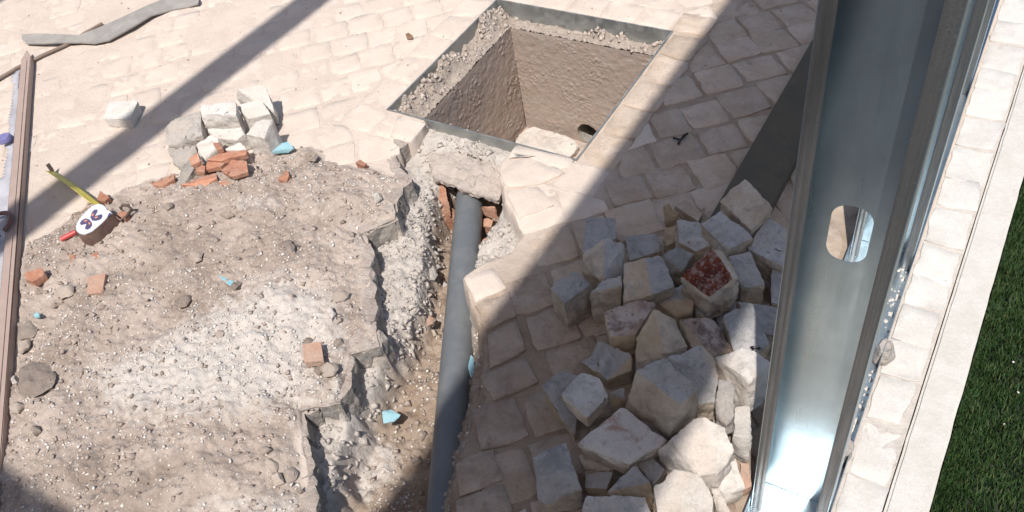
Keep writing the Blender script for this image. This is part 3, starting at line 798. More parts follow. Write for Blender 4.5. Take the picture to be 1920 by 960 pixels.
sA = lambda pts: [G(1000 + x / 2.6667, 320 + y / 2.6667, z / 100) for x, y, z in pts]
sB = lambda pts: [G(1000 + x / 2.6667, 600 + y / 2.6667, z / 100) for x, y, z in pts]
s7 = lambda pts: [G(280 + x / 3.2, 140 + y / 3.2, z / 100) for x, y, z in pts]
PILE = [
 (sA, 0, 'lime_pile', 'pale sett lying flat on the paving at the upper left end of the pile', [(265,230,7),(410,235,7),(405,340,7),(245,415,6.5)]),
 (sA, 1, 'lime_pile', 'sett with bright left face and grey stained right face, leftmost upright in the pile', [(250,418,9),(360,332,13),(450,370,11),(450,525,8),(348,540,11),(242,505,7)]),
 (sA, 0, 'lime_pile', 'sett at the far left edge of the pile, alone near the shadow edge', [(80,575,9),(210,505,10),(285,570,10),(155,665,9)]),
 (sA, 0, 'lime_pile', 'low wedge shaped sett with a chipped top edge between two bigger pale setts', [(275,612,9),(350,545,10),(440,525,11),(445,575,10),(440,690,4),(305,725,3)]),
 (sA, 3, 'lime_pile', 'large cube sett, cream left half and blue grey right half, upper centre of the pile', [(450,465,12),(560,440,14.5),(645,415,13),(705,580,11),(590,620,12.5),(455,660,9)]),
 (sA, 6, 'red', 'sett with dark red clay residue over its upper face', [(890,380,17),(1000,540,16),(880,635,14),(740,530,14),(1035,540,13),(960,430,16),(870,670,11)]),
 (sA, 4, 'lime_pile', 'blue grey sett tucked against the red stained sett on its right', [(975,430,12),(1080,412,13),(1160,570,11),(1040,590,10)]),
 (sA, 2, 'lime_pile', 'small rounded sett just left of the red stained sett', [(645,420,8),(720,372,10),(805,410,10),(745,500,9),(700,510,7)]),
 (sA, 2, 'lime_tan', 'brownish worn sett above the small rounded one at the back of the pile', [(720,250,10),(830,255,11),(905,360,11),(815,405,9),(720,360,9)]),
 (sA, 1, 'lime_tan', 'small dark edged stone at the back left of the pile', [(650,290,7),(715,260,8),(715,350,6),(660,385,4),(640,340,5)]),
 (sA, 0, 'lime_tan', 'small broken brown stone shard lying on the paving behind the pile', [(650,180,5),(680,165,6),(730,215,5),(720,250,3),(660,255,2)]),
 (sA, 0, 'lime', 'flat sett half buried behind the small brown shard at the back of the pile', [(700,170,3),(760,148,3.5),(850,210,3.5),(825,255,3)]),
 (sA, 5, 'lime_pile', 'blue grey sett with a crack across it, second from the top corner of the pile', [(830,265,14),(935,195,15),(1105,330,14),(970,400,13),(910,345,13)]),
 (sA, 6, 'lime_pile', 'uppermost back sett with a long crack, beside the dark metal profile', [(930,150,15),(1060,35,17),(1200,185,16),(1090,300,14)]),
 (sA, 5, 'lime_pile', 'tilted blue grey sett half hidden by the upright stud at the back of the pile', [(1165,230,14),(1270,290,14),(1250,480,12),(1070,390,12)]),
 (sA, 3, 'lime_pile', 'sett mostly hidden behind the stud, level with the red stained sett', [(1190,490,10),(1290,490,10),(1280,680,9),(1190,660,9)]),
 (sA, 5, 'lime_tan', 'broad brown and blue sett leaning beside the stud at mid pile', [(945,715,14),(1100,660,15),(1190,870,13),(1130,905,12),(1000,900,12)]),
 (sA, 3, 'lime_pile', 'grey sett showing behind the broad brown and blue one next to the stud', [(1020,650,11),(1215,685,11),(1230,830,10),(1100,800,10)]),
 (sA, 2, 'spot', 'sett with a dark pitted and brown spotted top face', [(355,690,11),(510,650,12),(610,660,12),(510,820,10),(385,830,9),(390,890,6),(500,890,6)]),
 (sA, 3, 'tan', 'upright tan sett with vertical veins and a grey right face', [(600,690,17),(510,840,11),(515,960,8),(660,920,13.5),(770,880,12),(715,740,15)]),
 (sA, 1, 'lime_tan', 'flat brown sett in the gap below the red stained sett', [(610,660,8),(760,560,9),(800,640,9),(795,710,8),(715,730,7)]),
 (sA, 1, 'lime_pile', 'small blue grey corner of a sett deep in the gap beneath the red stained sett', [(800,640,8),(890,680,8),(885,740,7),(800,715,7)]),
 (sA, 3, 'spot2', 'sett with white and black streaked top, right of the veined tan sett', [(730,740,12),(840,735,13),(920,760,12),(995,890,11),(900,930,11),(790,880,10)]),
 (sB, 0, 'lime_tan', 'low brown sett with a dark worn side, at the left foot of the pile', [(240,210,4),(330,100,7),(500,170,7),(490,250,5),(370,300,4)]),
 (sB, 8, 'lime_pile', 'biggest cube sett on top of the pile, grey top and wide cream front', [(510,250,19),(655,185,20),(825,340,19),(740,425,18),(680,580,10),(455,440,10),(795,500,12)]),
 (sB, 5, 'lime_pile', 'smooth grey sett directly behind the biggest cube of the pile', [(670,190,16.5),(840,130,17),(900,180,16),(925,270,15),(910,410,12),(820,420,12)]),
 (sB, 6, 'lime_pile', 'square grey sett lying on another at the lower left of the pile', [(150,370,10),(240,260,12),(330,280,12),(380,380,10),(270,500,9),(215,480,8)]),
 (sB, 0, 'lime_tan', 'tan sett underneath the square grey one at the lower left of the pile', [(40,330,6),(150,245,6),(230,290,6),(110,420,5),(215,600,3)]),
 (sB, 5.5, 'lime_stain', 'slab like sett with red brown streaks in front of the biggest cube', [(215,620,10),(440,430,12),(665,600,11),(480,725,9),(350,690,9)]),
 (sB, 0, 'lime_pile', 'sett with a dark right side at the bottom left corner of the pile', [(0,690,9),(165,605,10),(240,845,8),(250,890,4),(60,930,4),(20,900,5)]),
 (sB, 0, 'lime_pile', 'grey stone shadowed under the slab like streaked sett', [(220,660,6),(340,690,7),(400,740,5),(380,770,4),(250,740,4)]),
 (sB, 0, 'lime_tan', 'dark low stone between the bottom left sett and the front tan one', [(250,750,4),(400,760,5),(370,850,4),(260,840,3)]),
 (sB, 0, 'lime_tan', 'tan wedge shaped sett at the front of the pile, in shade', [(370,860,7),(510,720,8.5),(590,810,8),(600,880,6),(400,900,5)]),
 (sB, 0, 'lime_pile', 'dark grey stone wedged behind the front tan wedge', [(510,710,6),(600,680,7),(660,740,7),(600,820,6)]),
 (sB, 3, 'lime_white', 'rounded white sett half in sun, right of the biggest cube', [(680,590,13),(840,470,15),(960,540,15),(1010,650,13),(930,770,10),(830,780,10),(620,660,9)]),
 (sB, 8, 'mortar', 'upright lump of rough mortar in a sun patch near the stud', [(930,300,15),(1000,310,15),(1010,480,14),(965,540,12),(910,470,13)]),
 (sB, 6, 'lime_white', 'cube sett split by a sharp shadow edge, just left of the stud', [(905,190,15),(1045,135,17),(1190,210,15),(1080,300,16),(1065,430,9),(1005,390,9),(1160,400,8)]),
 (sB, 2, 'lime_white', 'sunlit sett standing below the split shadowed cube beside the stud', [(1005,430,10),(1085,430,10),(1085,590,9),(1000,580,9),(1075,705,4)]),
 (sB, 2, 'lime_white', 'bright white sett at the very front of the pile, cut by the picture edge', [(600,840,10),(700,740,12),(830,770,12),(900,880,10),(890,1000,7),(620,1000,7)]),
 (sB, 0, 'lime_white', 'low sunlit sett under the rounded white one near the track', [(880,800,6),(1015,680,7),(1050,830,5),(960,880,4),(900,860,4)]),
 (sB, 0, 'lime_pile', 'flat grey sett at the bottom edge of the picture in front of the pile', [(245,930,8),(270,880,9),(560,880,10),(590,960,8),(400,1040,7),(230,1000,6)]),
 (sB, 0, 'lime_white', 'thin white stone splinter at the front beside the track end', [(890,840,7),(930,840,7),(980,960,6),(960,1000,5),(920,960,5)]),
 (sB, 0, 'lime_tan', 'small dark stone in the gap left of the biggest cube', [(380,370,6),(450,335,6.5),(460,400,5),(390,430,4)]),
 (sB, 0, 'terracotta_dusty', 'orange brown brick piece between the pile and the foot of the stud', [(1030,710,3),(1080,705,3),(1085,830,2.5),(1045,850,2.5)]),
 (sA, 0, 'lime_pile', 'dark sett at the bottom of the gap right of the red stained sett', [(890,670,5),(1010,640,6),(1060,760,5),(930,800,5)]),
 (sA, 0, 'lime_tan', 'brown sett lying low under the tilted one behind the stud', [(1080,420,6),(1240,490,6),(1190,600,5),(1120,540,5)]),
 (sA, 0, 'lime_tan', 'low brown sett behind the large half cream cube', [(460,330,3),(620,315,3.4),(640,400,3),(480,450,3)]),
]
MK = {'red': ('lime_pile', 'red_residue', (0, 1, 3)), 'spot': ('lime_tan', 'lime_spotted', (0, 1, 3)), 'spot2': ('lime_tan', 'lime_spotted', (1, 3, 4)), 'tan': ('lime_pile', 'lime_tan', (0, 1, 3)), 'lime_stain': ('lime_pile', 'lime_stained', (0, 1, 2))}
for k, (fn, zb, mk, lab, pts) in enumerate(PILE):
    m1, m2, pt = MK.get(mk, (mk, None, None))
    block('stone_sett' if mk not in ('mortar', 'terracotta_dusty') else {'mortar': 'mortar_lump', 'terracotta_dusty': 'brick_piece'}[mk], lab,
          'paving stone' if mk not in ('mortar', 'terracotta_dusty') else {'mortar': 'mortar', 'terracotta_dusty': 'brick'}[mk], 'setts heaped beside the stud',
          fn(pts), zb / 100, M[m1], M[m2] if m2 and pt else (M['lime_sky_tint'] if m1 in ('lime_pile', 'lime_tan') else None), patch=pt, weather=m1 in ('lime_pile', 'lime_tan'), seed=k, rough=0.006 if mk in ('mortar', 'red') else 0.0040, chips=1)

LEFT = [
 (0, 'lime_white', 'paving stone', 'white block at the top right of the small left pile', [(525,85,9),(695,55,9.5),(700,95,8.5),(750,220,5),(725,240,4),(525,140,6)]),
 (0, 'lime_white', 'paving stone', 'white rounded block in the middle right of the small left pile', [(535,190,8),(660,140,9),(730,235,7),(745,270,4),(590,265,6.5),(600,330,3)]),
 (0, 'lime_white', 'paving stone', 'white block at the lower right of the small left pile, next to the blue scrap', [(575,360,8),(640,270,10),(740,262,9),(780,410,3.5),(690,450,3.5),(690,380,8),(600,440,3.5)]),
 (3, 'lime_white', 'paving stone', 'long flat topped white block bridging the middle of the small left pile', [(305,235,9.5),(310,180,10),(520,165,10.5),(520,240,10),(515,290,6),(340,305,6)]),
 (0, 'lime_white', 'paving stone', 'cream block underneath the long flat topped one in the small left pile', [(345,325,6),(560,320,7),(575,350,6),(520,395,4.5),(400,385,4.5)]),
 (0, 'mortar', 'mortar', 'ragged grey mortar chunk at the left end of the small left pile', [(85,330,6),(125,290,8),(250,250,9),(300,210,9),(320,360,7.5),(280,390,5),(110,430,4.5)]),
 (0, 'mortar', 'mortar', 'grey mortar slab under the ragged chunk in the small left pile', [(105,435,4),(270,420,4.5),(290,460,4),(190,560,1.5),(170,540,1.5)]),
 (0, 'lime_white', 'stone', 'small jagged white stone in front of the small left pile', [(280,420,7),(370,360,8.5),(425,390,7.5),(410,440,5),(330,515,3),(300,480,4)]),
 (0, 'lime_white', 'stone', 'white stone chip resting on top of the terracotta shards', [(440,455,5.5),(540,405,6.5),(590,450,6),(560,468,5)]),
 (0, 'mortar_dark', 'stone', 'dark grey stone slab leaning left of the terracotta shards', [(180,580,4),(240,500,5.5),(270,560,5),(190,690,2),(165,690,2)]),
]
for k, (zb, mk, cat, lab, pts) in enumerate(LEFT):
    block({'paving stone': 'stone_sett', 'mortar': 'mortar_chunk', 'stone': 'stone_fragment'}[cat], lab, cat, 'small pile of white blocks', s7(pts), zb / 100, M['lime_bright' if mk == 'lime_white' else mk], seed=100 + k, rough=0.006 if mk == 'mortar' else 0.0035, bevel=0.004, chips=2)
block('stone_sett', 'single white sett lying alone on the dusty paving at the upper left', 'paving stone', None,
      [G(193, 222, .036), G(205, 191, .036), G(260, 187, .036), G(243, 224, .036)], 0.0, M['lime_bright'], seed=140, rough=0.002, chips=1)

def shard(name, label, cat, group, pxpts, z, th, mat, seed, conv=None, dz=None):
    pts = []
    for i, (x, y) in enumerate(pxpts):
        if conv: x, y = conv(x, y)
        pts.append(G(x, y, z + (dz[i] if dz else 0)))
    cx_ = sum(q[0] for q in pts) / len(pts); cy_ = sum(q[1] for q in pts) / len(pts)
    g = Hat(cx_, cy_)
    return block(name, label, cat, group, pts, min(z - th, g + 0.004), mat, seed=seed, rough=0.0022, bevel=0.002, thin=th)
c7 = lambda x, y: (280 + x / 3.2, 140 + y / 3.2)
TER = [
 ('long terracotta shard under the white chip beside the small left pile', [(345,510),(450,458),(600,455),(605,475),(480,500),(430,520)], .055),
 ('ragged terracotta shard in the centre of the shard heap', [(335,570),(345,525),(400,490),(470,515),(430,550)], .045),
 ('largest terracotta shard, right of the heap with its shadow on the dirt', [(430,575),(495,512),(585,515),(592,590),(490,612)], .06),
 ('flat dusty terracotta shard at the front of the heap', [(185,660),(330,640),(395,590),(412,615),(330,672)], .04),
 ('small oval terracotta chip in front of the shard heap', [(412,645),(450,630),(525,668),(490,690)], .035),
 ('terracotta chip alone on the dirt right of the shard heap', [(770,625),(825,575),(838,600),(825,643)], .04),
 ('thin terracotta shard on the dirt left of the shard heap', [(0,660),(80,645),(148,595),(150,625),(80,668)], .03),
 ('terracotta shard standing left of the jagged white stone', [(235,500),(290,465),(305,520),(250,545)], .055),
 ('small terracotta shard behind the heap touching the jagged white stone', [(270,580),(300,530),(335,550),(330,585)], .045),
 ('terracotta corner poking out above the jagged white stone', [(380,410),(415,395),(440,440),(410,455)], .07),
]
for k, (lab, pts, z) in enumerate(TER):
    shard('terracotta_shard', lab, 'brick shard', 'terracotta shards', pts, z, 0.016, M['terracotta'], 200 + k, c7, dz=[random.uniform(-.008, .008) for _ in pts])
TER2 = [
 ('square dusty brick piece lying right of centre on the pale spoil', [(566,645),(601,640),(607,676),(570,680)], .04, 'terracotta_dusty'),
 ('square dusty brick piece among the stones left on the spoil', [(165,520),(198,512),(192,548),(162,553)], .045, 'terracotta_dusty'),
 ('orange brick lump on the spoil next to the brown bar', [(45,512),(78,501),(84,514),(62,528),(46,524)], .04, 'terracotta'),
 ('tiny terracotta chip on the dust left of the trench corner', [(666,305),(674,298),(688,306),(682,313)], .018, 'terracotta'),
 ('terracotta flake half buried below the tape measure', [(128,478),(140,476),(142,490),(132,494)], .03, 'terracotta'),
 ('second terracotta flake just right of the half buried one below the tape', [(172,478),(182,470),(186,480),(176,492)], .03, 'terracotta'),
 ('upright terracotta splinter behind the tape measure', [(182,374),(187,356),(192,368),(205,370),(196,378)], .03, 'terracotta'),
 ('terracotta flake beside the belt clip of the tape measure', [(221,402),(232,394),(240,402),(234,412)], .04, 'terracotta'),
]
for k, (lab, pts, z, mk) in enumerate(TER2):
    shard('brick_piece' if 'piece' in lab else 'terracotta_shard', lab, 'brick shard', 'terracotta shards', pts, z, 0.02, M[mk], 230 + k)
BLU = [
 ('light blue plastic scrap beside the small left pile', [(500,285),(518,272),(540,266),(551,278),(540,284),(505,288)], .025),
 ('light blue scrap of plastic on the spoil in the middle left', [(410,517),(420,511),(428,520),(442,530),(436,538),(420,528)], .04),
 ('light blue plastic scrap on the trench floor', [(717,772),(733,768),(751,778),(740,790),(719,794)], -.118),
 ('light blue scrap stuck between the grey pipe and the right trench wall', [(883,665),(888,672),(889,695),(883,708),(879,690)], -.075),
 ('tiny pale blue scrap on the spoil by the brown bar', [(64,590),(70,587),(74,592),(66,594)], .03),
]
for k, (lab, pts, z) in enumerate(BLU):
    shard('plastic_scrap', lab, 'plastic scrap', 'light blue scraps', pts, z, 0.006, M['blue'], 260 + k, dz=[random.uniform(-.004, .006) for _ in pts])

# clods and stones one can pick out on the spoil and in the trench
CL = [('big grey brown clod against the bar at left', [(33,690),(60,678),(92,682),(110,705),(98,728),(62,745),(36,738)], .055, 'clod'),
 ('flat broken stone at the left, above the big clod', [(32,605),(60,600),(72,618),(64,632),(33,638)], .05, 'pebble'),
 ('angular stone slab next to the bar, below the flat broken stone', [(30,640),(58,636),(56,652),(36,668)], .045, 'pebble'),
 ('pale triangular stone on the spoil between two brick pieces', [(104,553),(118,532),(138,535),(138,553),(108,565)], .045, 'pebble'),
 ('round dusty stone below the square brick piece near the trench', [(601,690),(612,678),(632,680),(637,692),(628,706),(606,708)], .045, 'pebble'),
 ('split layered stone on the spoil above the trench bend', [(618,556),(632,547),(656,548),(650,560),(632,571),(618,567)], .04, 'pebble'),
 ('white flat chip beside the split layered stone', [(610,582),(622,575),(630,592),(622,604)], .035, 'lime_white'),
 ('cream flat stone near the upper trench rim', [(697,368),(712,362),(716,372),(704,384)], .03, 'lime_white'),
 ('oval stone in the row of pebbles at the bottom', [(482,846),(500,836),(512,842),(498,855)], .04, 'pebble'),
 ('upper left cobble of the pebble cluster at the bottom', [(492,868),(505,860),(522,868),(518,884),(498,882)], .045, 'pebble'),
 ('lower left cobble of the pebble cluster at the bottom', [(508,892),(525,886),(532,905),(515,912)], .045, 'pebble'),
 ('right cobble of the pebble cluster at the bottom', [(530,885),(548,875),(562,885),(552,905),(534,908)], .045, 'pebble'),
 ('small dark pebble at the trench rim near the bottom', [(552,918),(566,912),(574,920),(562,928)], .03, 'clod'),
 ('dark stone half buried on the trench floor right of the blue scrap', [(780,822),(795,808),(802,815),(790,828)], -.16, 'clod'),
 ('brown stone on the lower trench floor near the pipe', [(770,864),(788,857),(792,866),(772,876)], -.16, 'clod'),
 ('grey lump of broken screed on the left trench wall', [(798,510),(815,498),(822,515),(815,528),(800,525)], -.11, 'mortar'),
 ('broken piece of brick on the trench floor left of the pipe', [(796,598),(806,590),(818,596),(812,608),(800,612)], -.16, 'terracotta_dusty'),
 ('small round pebble under the piece of brick on the trench floor', [(808,622),(816,618),(820,628),(812,632)], -.165, 'pebble'),
 ('knobbly dark clod in the middle of the spoil', [(348,480),(362,468),(382,474),(378,488),(364,496)], .05, 'clod'),
 ('dark clod on the spoil edge above the tiny chip', [(570,290),(585,285),(600,292),(592,304),(576,302)], .04, 'clod'),
 ('long clod below the grey white dust patch near the shard heap', [(410,402),(428,398),(440,404),(425,410)], .035, 'clod'),
 ('squarish dark clod on the spoil right of centre', [(522,455),(545,448),(554,462),(552,478),(530,482)], .04, 'clod'),
 ('pale pebble by the bar at the lower left', [(24,705),(33,702),(33,718),(23,720)], .035, 'lime_white'),
 ('rounded pebble under the big clod at the left', [(18,762),(34,753),(46,760),(34,775),(20,775)], .04, 'pebble'),
 ('dark pebble lower left, below the rounded ones', [(58,803),(70,798),(78,808),(66,820)], .035, 'clod'),
]
for k, (lab, pts, z, mk) in enumerate(CL):
    P_ = [G(x, y, z) for x, y in pts]
    cx_ = sum(q[0] for q in P_) / len(P_); cy_ = sum(q[1] for q in P_) / len(P_); g = Hat(cx_, cy_)
    zt = g + (0.014 if z > 0 else 0.012)
    P_ = [G(x, y, zt - 0.008) for x, y in pts]
    c3 = (sum(q[0] for q in P_) / len(P_), sum(q[1] for q in P_) / len(P_))
    P_ += [(c3[0] + (q[0] - c3[0]) * 0.6, c3[1] + (q[1] - c3[1]) * 0.6, zt + random.uniform(-.003, .004)) for q in P_]
    block('stone' if mk != 'clod' else 'earth_clod', lab, 'stone' if mk != 'clod' else 'clod', 'loose stones on the spoil', P_, min(g - 0.004, zt - 0.014), M[mk], seed=300 + k, rough=0.004, bevel=0.004, shrinkb=0.9)

# ------------------------------------------------------------------ broken screed slabs along the trench
SL = [('upper broken grey screed edge jutting into the trench', [(674,440),(742,410),(738,380),(700,392),(678,415)], 0.006, 0.05),
      ('middle broken grey screed edge above the trench bend', [(655,666),(712,650),(703,606),(672,622),(655,640)], 0.005, 0.055),
      ('lower broken grey screed edge with a deep shadow under it', [(563,770),(636,753),(640,712),(600,720),(568,745)], 0.005, 0.055)]
for k, (lab, pts, z, th) in enumerate(SL):
    P_ = [G(x, y, z) for x, y in pts]
    block('screed_slab', lab, 'concrete', 'broken screed along the trench', P_, z - th, M['mortar_dark'], M['screed_top'], seed=400 + k, rough=0.005, bevel=0.003, shrinkb=0.98, weather=True, chips=1, fine=0.007)
# the long broken edge between those corners, piece by piece
edge = empty('screed_edge', G(640, 700, 0)); tag(edge, 'long broken screed edge forming the left lip of the trench', 'concrete')
random.seed(77)
LIP = RIM[18:37]
for k in range(len(LIP) - 1):
    a, b = Vector((*LIP[k], 0)), Vector((*LIP[k + 1], 0))
    L = (b - a).length
    n = max(1, int(round(L / 0.05)))
    d = (b - a) / L; nr = Vector((-d.y, d.x, 0))
    mid = (a + b) / 2 + nr * 0.02
    if sdist(RIM, np.array([mid.x]), np.array([mid.y]))[0] > 0: nr = -nr
    cuts_ = sorted([0.0, 1.0] + [(i + random.uniform(-.3, .3)) / n for i in range(1, n)])
    for i in range(n):
        p0 = a + (b - a) * cuts_[i] - d * 0.004; p1 = a + (b - a) * cuts_[i + 1] + d * 0.004
        j0, j1 = random.uniform(-.012, .002), random.uniform(-.012, .002)
        zt = random.uniform(-0.004, 0.004); w1 = random.uniform(0.018, 0.04)
        pts = [(p0 + nr * j0) + Vector((0, 0, zt)), (p1 + nr * j1) + Vector((0, 0, zt + random.uniform(-.004, .004))), (p0 + p1) / 2 + nr * (min(j0, j1) - random.uniform(0, .010)) + Vector((0, 0, zt - .002)),
               p1 + nr * w1 + Vector((0, 0, zt - .002)), p0 + nr * w1 + Vector((0, 0, zt - .002))]
        pts = [tuple(q) for q in pts]
        me, base = block_mesh('screed_piece', pts, -0.085, rough=0.0045, bevel=0.003, shrinkb=0.97, seed=420 + k * 5 + i, chips=1, fine=0.0075, weather=True)
        o = link('screed_piece', me, [M['mortar_dark'], M['screed_top']], edge, base); o.matrix_parent_inverse = Matrix.Translation(-edge.location)

# ------------------------------------------------------------------ pipe, brick duct and mortar lintel
pa, pb = Vector(G(881, 370, -0.105)), Vector(G(832, 985, -0.108))
dv = (pb - pa)
pipe = empty('drain_pipe', tuple(pb + dv * 0.25))
tag(pipe, 'grey plastic drain pipe lying along the trench', 'pipe')
t_ = tube('pipe_wall', [pa + dv * s for s in np.linspace(0, 1.3, 24)], 0.0365, M['pvc'], pipe, 40, True, 0.0335)
t_.matrix_parent_inverse = Matrix.Translation(-pipe.location)
duct = empty('brick_duct', G(870, 350, -0.2))
tag(duct, 'broken red hollow brick duct around the upper pipe end', 'brick duct')
def dpart(name, pts, zb, mat, seed, **k):
    random.seed(seed)
    me, base = block_mesh(name, pts, zb, seed=seed, **k)
    o = link(name, me, mat, duct, base); o.matrix_parent_inverse = Matrix.Translation(-duct.location); return o
dpart('mortar_cap', [G(797, 284, -.040), G(850, 284, -.034), G(905, 298, -.034), G(954, 320, -.040), G(936, 376, -.046), G(905, 366, -.046), G(868, 354, -.046), G(834, 342, -.046), G(812, 332, -.046)], -0.066, M['cap'], 500, rough=0.008, bevel=0.004, shrinkb=0.97, chips=3, fine=0.006)
dpart('brick_wall', [G(816, 340, -.08), G(832, 345, -.08), G(838, 372, -.10), G(846, 405, -.15), G(830, 408, -.15), G(818, 385, -.12)], -0.21, M['terracotta'], 501, rough=0.005, bevel=0.003)
dpart('brick_wall', [G(838, 385, -.13), G(860, 396, -.16), G(858, 410, -.17), G(836, 410, -.16)], -0.21, M['terracotta'], 502, rough=0.005, bevel=0.003)
dpart('brick_wall', [G(904, 386, -.085), G(930, 388, -.08), G(927, 400, -.10), G(900, 392, -.105)], -0.12, M['terracotta'], 503, rough=0.004, bevel=0.002)
for q, s in (([(908, 412), (924, 414), (920, 426), (906, 424)], -.12), ([(903, 448), (918, 446), (918, 462), (902, 464)], -.12), ([(901, 466), (920, 464), (914, 482), (900, 486)], -.12), ([(898, 488), (910, 486), (908, 500), (897, 502)], -.115)):
    dpart('brick_fragment', [G(x, y, s) for x, y in q], s - 0.03, M['terracotta'], int(504 + q[0][1]), rough=0.006, bevel=0.003)

# ------------------------------------------------------------------ wall track and upright studs
SK = -0.0192
track = empty('wall_track', (-0.1045, 0.757, 0), math.atan(-SK))
tag(track, 'galvanised floor track carrying the upright studs beside the white setts', 'metal track')
def tp(name, x0, x1, y0, y1, z0, z1, mat=M['galv_track']):
    return box(name, x0, x1, y0, y1, z0, z1, mat, track)
tp('base', -0.0612, 0.0612, -0.115, 2.1, 0.0045, 0.0058)
tp('flange', -0.0624, -0.0612, -0.115, 2.1, 0.0045, 0.042)
tp('flange', 0.0612, 0.0624, -0.115, 2.1, 0.0045, 0.042)

def stud_parts(root):
    Wd, D, t, Hh = 0.1165, 0.052, 0.0011, 2.62
    z0 = 0.007
    # web with service slots
    bm = bmesh.new()
    def slot(zc, w=0.047, h=0.092):
        pts = []
        r = 0.021
        for cx_, cz_, a0 in ((w / 2 - r, h / 2 - r, 0), (-w / 2 + r, h / 2 - r, 90), (-w / 2 + r, -h / 2 + r, 180), (w / 2 - r, -h / 2 + r, 270)):
            for k in range(7):
                a = math.radians(a0 + 15 * k); pts.append((cx_ + r * math.cos(a), zc + cz_ + r * math.sin(a)))
        return pts
    slots = [slot(0.640), slot(1.85)]
    bounds = [z0, 0.540, 0.740, 1.75, 1.95, Hh]
    def ring(pts): 
        vv = [bm.verts.new((x, 0, z)) for x, z in pts]
        return [bm.edges.new((vv[i], vv[(i + 1) % len(vv)])) for i in range(len(vv))]
    for k in range(5):
        e = ring([(-Wd / 2, bounds[k]), (Wd / 2, bounds[k]), (Wd / 2, bounds[k + 1]), (-Wd / 2, bounds[k + 1])])
        if k == 1: e += ring(slots[0])
        if k == 3: e += ring(slots[1])
        bmesh.ops.triangle_fill(bm, use_beauty=True, use_dissolve=False, edges=e, normal=(0, -1, 0))
    bmesh.ops.remove_doubles(bm, verts=list(bm.verts), dist=1e-5)
    r = bmesh.ops.extrude_face_region(bm, geom=list(bm.faces))
    bmesh.ops.translate(bm, vec=(0, t, 0), verts=[g for g in r['geom'] if isinstance(g, bmesh.types.BMVert)])
    link('web', bm_mesh('web', bm, 0.5), M['galv'], root)
    for s in (-1, 1):
        x0, x1 = sorted((s * Wd / 2, s * (Wd / 2 + t)))
        box('flange', x0, x1, -D, t, z0, Hh, M['galv'], root)
        a, b = sorted((s * Wd / 2, s * (Wd / 2 - 0.016)))
        # lip with two pressed ribs
        bm = bmesh.new()
        n = 9
        prev = None
        for k in range(n):
            u = k / (n - 1); x = a + (b - a) * u
            yb = -D - 0.0012 * abs(math.sin(u * math.pi * 2))
            col = [bm.verts.new((x, yb, z0)), bm.verts.new((x, yb, Hh)), bm.verts.new((x, yb + t, z0)), bm.verts.new((x, yb + t, Hh))]
            if prev:
                bm.faces.new((prev[0], col[0], col[1], prev[1])); bm.faces.new((prev[2], prev[3], col[3], col[2]))
            prev = col
        link('lip', bm_mesh('lip', bm, 0.9), M['galv_knurl'], root)
for k, (yb, lab) in enumerate(((0.757, 'big galvanised steel stud in front with an oval slot in its web'),
                               (1.384, 'second galvanised stud, just showing right of the slotted one'),
                               (2.010, 'third galvanised stud farthest along the track, a thin strip at the top'))):
    r = empty('metal_stud', (-0.1045 + SK * (yb - 0.757), yb, 0), math.atan(-SK))
    tag(r, lab, 'metal stud', 'studs of the wall frame')
    stud_parts(r)
for lab, px, py, s in (('grey mortar blob between the stud and the white setts, upper of two', 1660, 656, .016), ('grey mortar blob at the track near the stud foot, lower of two', 1584, 846, .018)):
    c = G(px, py, 0.03)
    pts = [(c[0] + s * math.cos(a) * random.uniform(.7, 1.1), c[1] + s * 1.3 * math.sin(a) * random.uniform(.7, 1.1), z) for z in (0.018, 0.034, 0.044) for a in np.linspace(0, 6.28, 7)[:-1]]
    block('mortar_blob', lab, 'mortar', None, pts, 0.006, M['mortar'], seed=600 + px, rough=0.006, bevel=0.003)
sv, sf = [], []
for k in range(110):                                          # cement splashes on the track floor
    y = random.uniform(0.82, 1.36); x = -0.0465 + SK * (y - 0.757) - abs(random.gauss(0, 0.012))
    s = random.uniform(0.0012, 0.0045); b0 = len(sv)
    for a in range(6): sv.append((x + s * math.cos(a * 1.047) * random.uniform(.6, 1.2), y + 1.4 * s * math.sin(a * 1.047) * random.uniform(.6, 1.2), 0.0060))
    sv.append((x, y, 0.0085))
    for a in range(6): sf.append((b0 + a, b0 + (a + 1) % 6, b0 + 6))
o = link('cement_splashes', pymesh('cement_splashes', sv, sf), M['white_chip']); o['kind'] = 'stuff'; o['label'] = 'white cement splashes on the track floor'; o['category'] = 'cement'

# metal profile lying in the shade behind the pile
prof = empty('metal_profile', (-0.43, 1.25, 0))
tag(prof, 'dark weathered sheet metal profile lying on the paving behind the pile', 'metal profile')
for nm, x0, x1, z0, z1 in (('face', -0.040, 0.066, 0.033, 0.0345), ('side', -0.0415, -0.040, 0.002, 0.0345), ('side', 0.066, 0.0675, 0.002, 0.0345)):
    box(nm, x0, x1, -0.02, 0.88, z0, z1, M['dark_sheet'], prof)

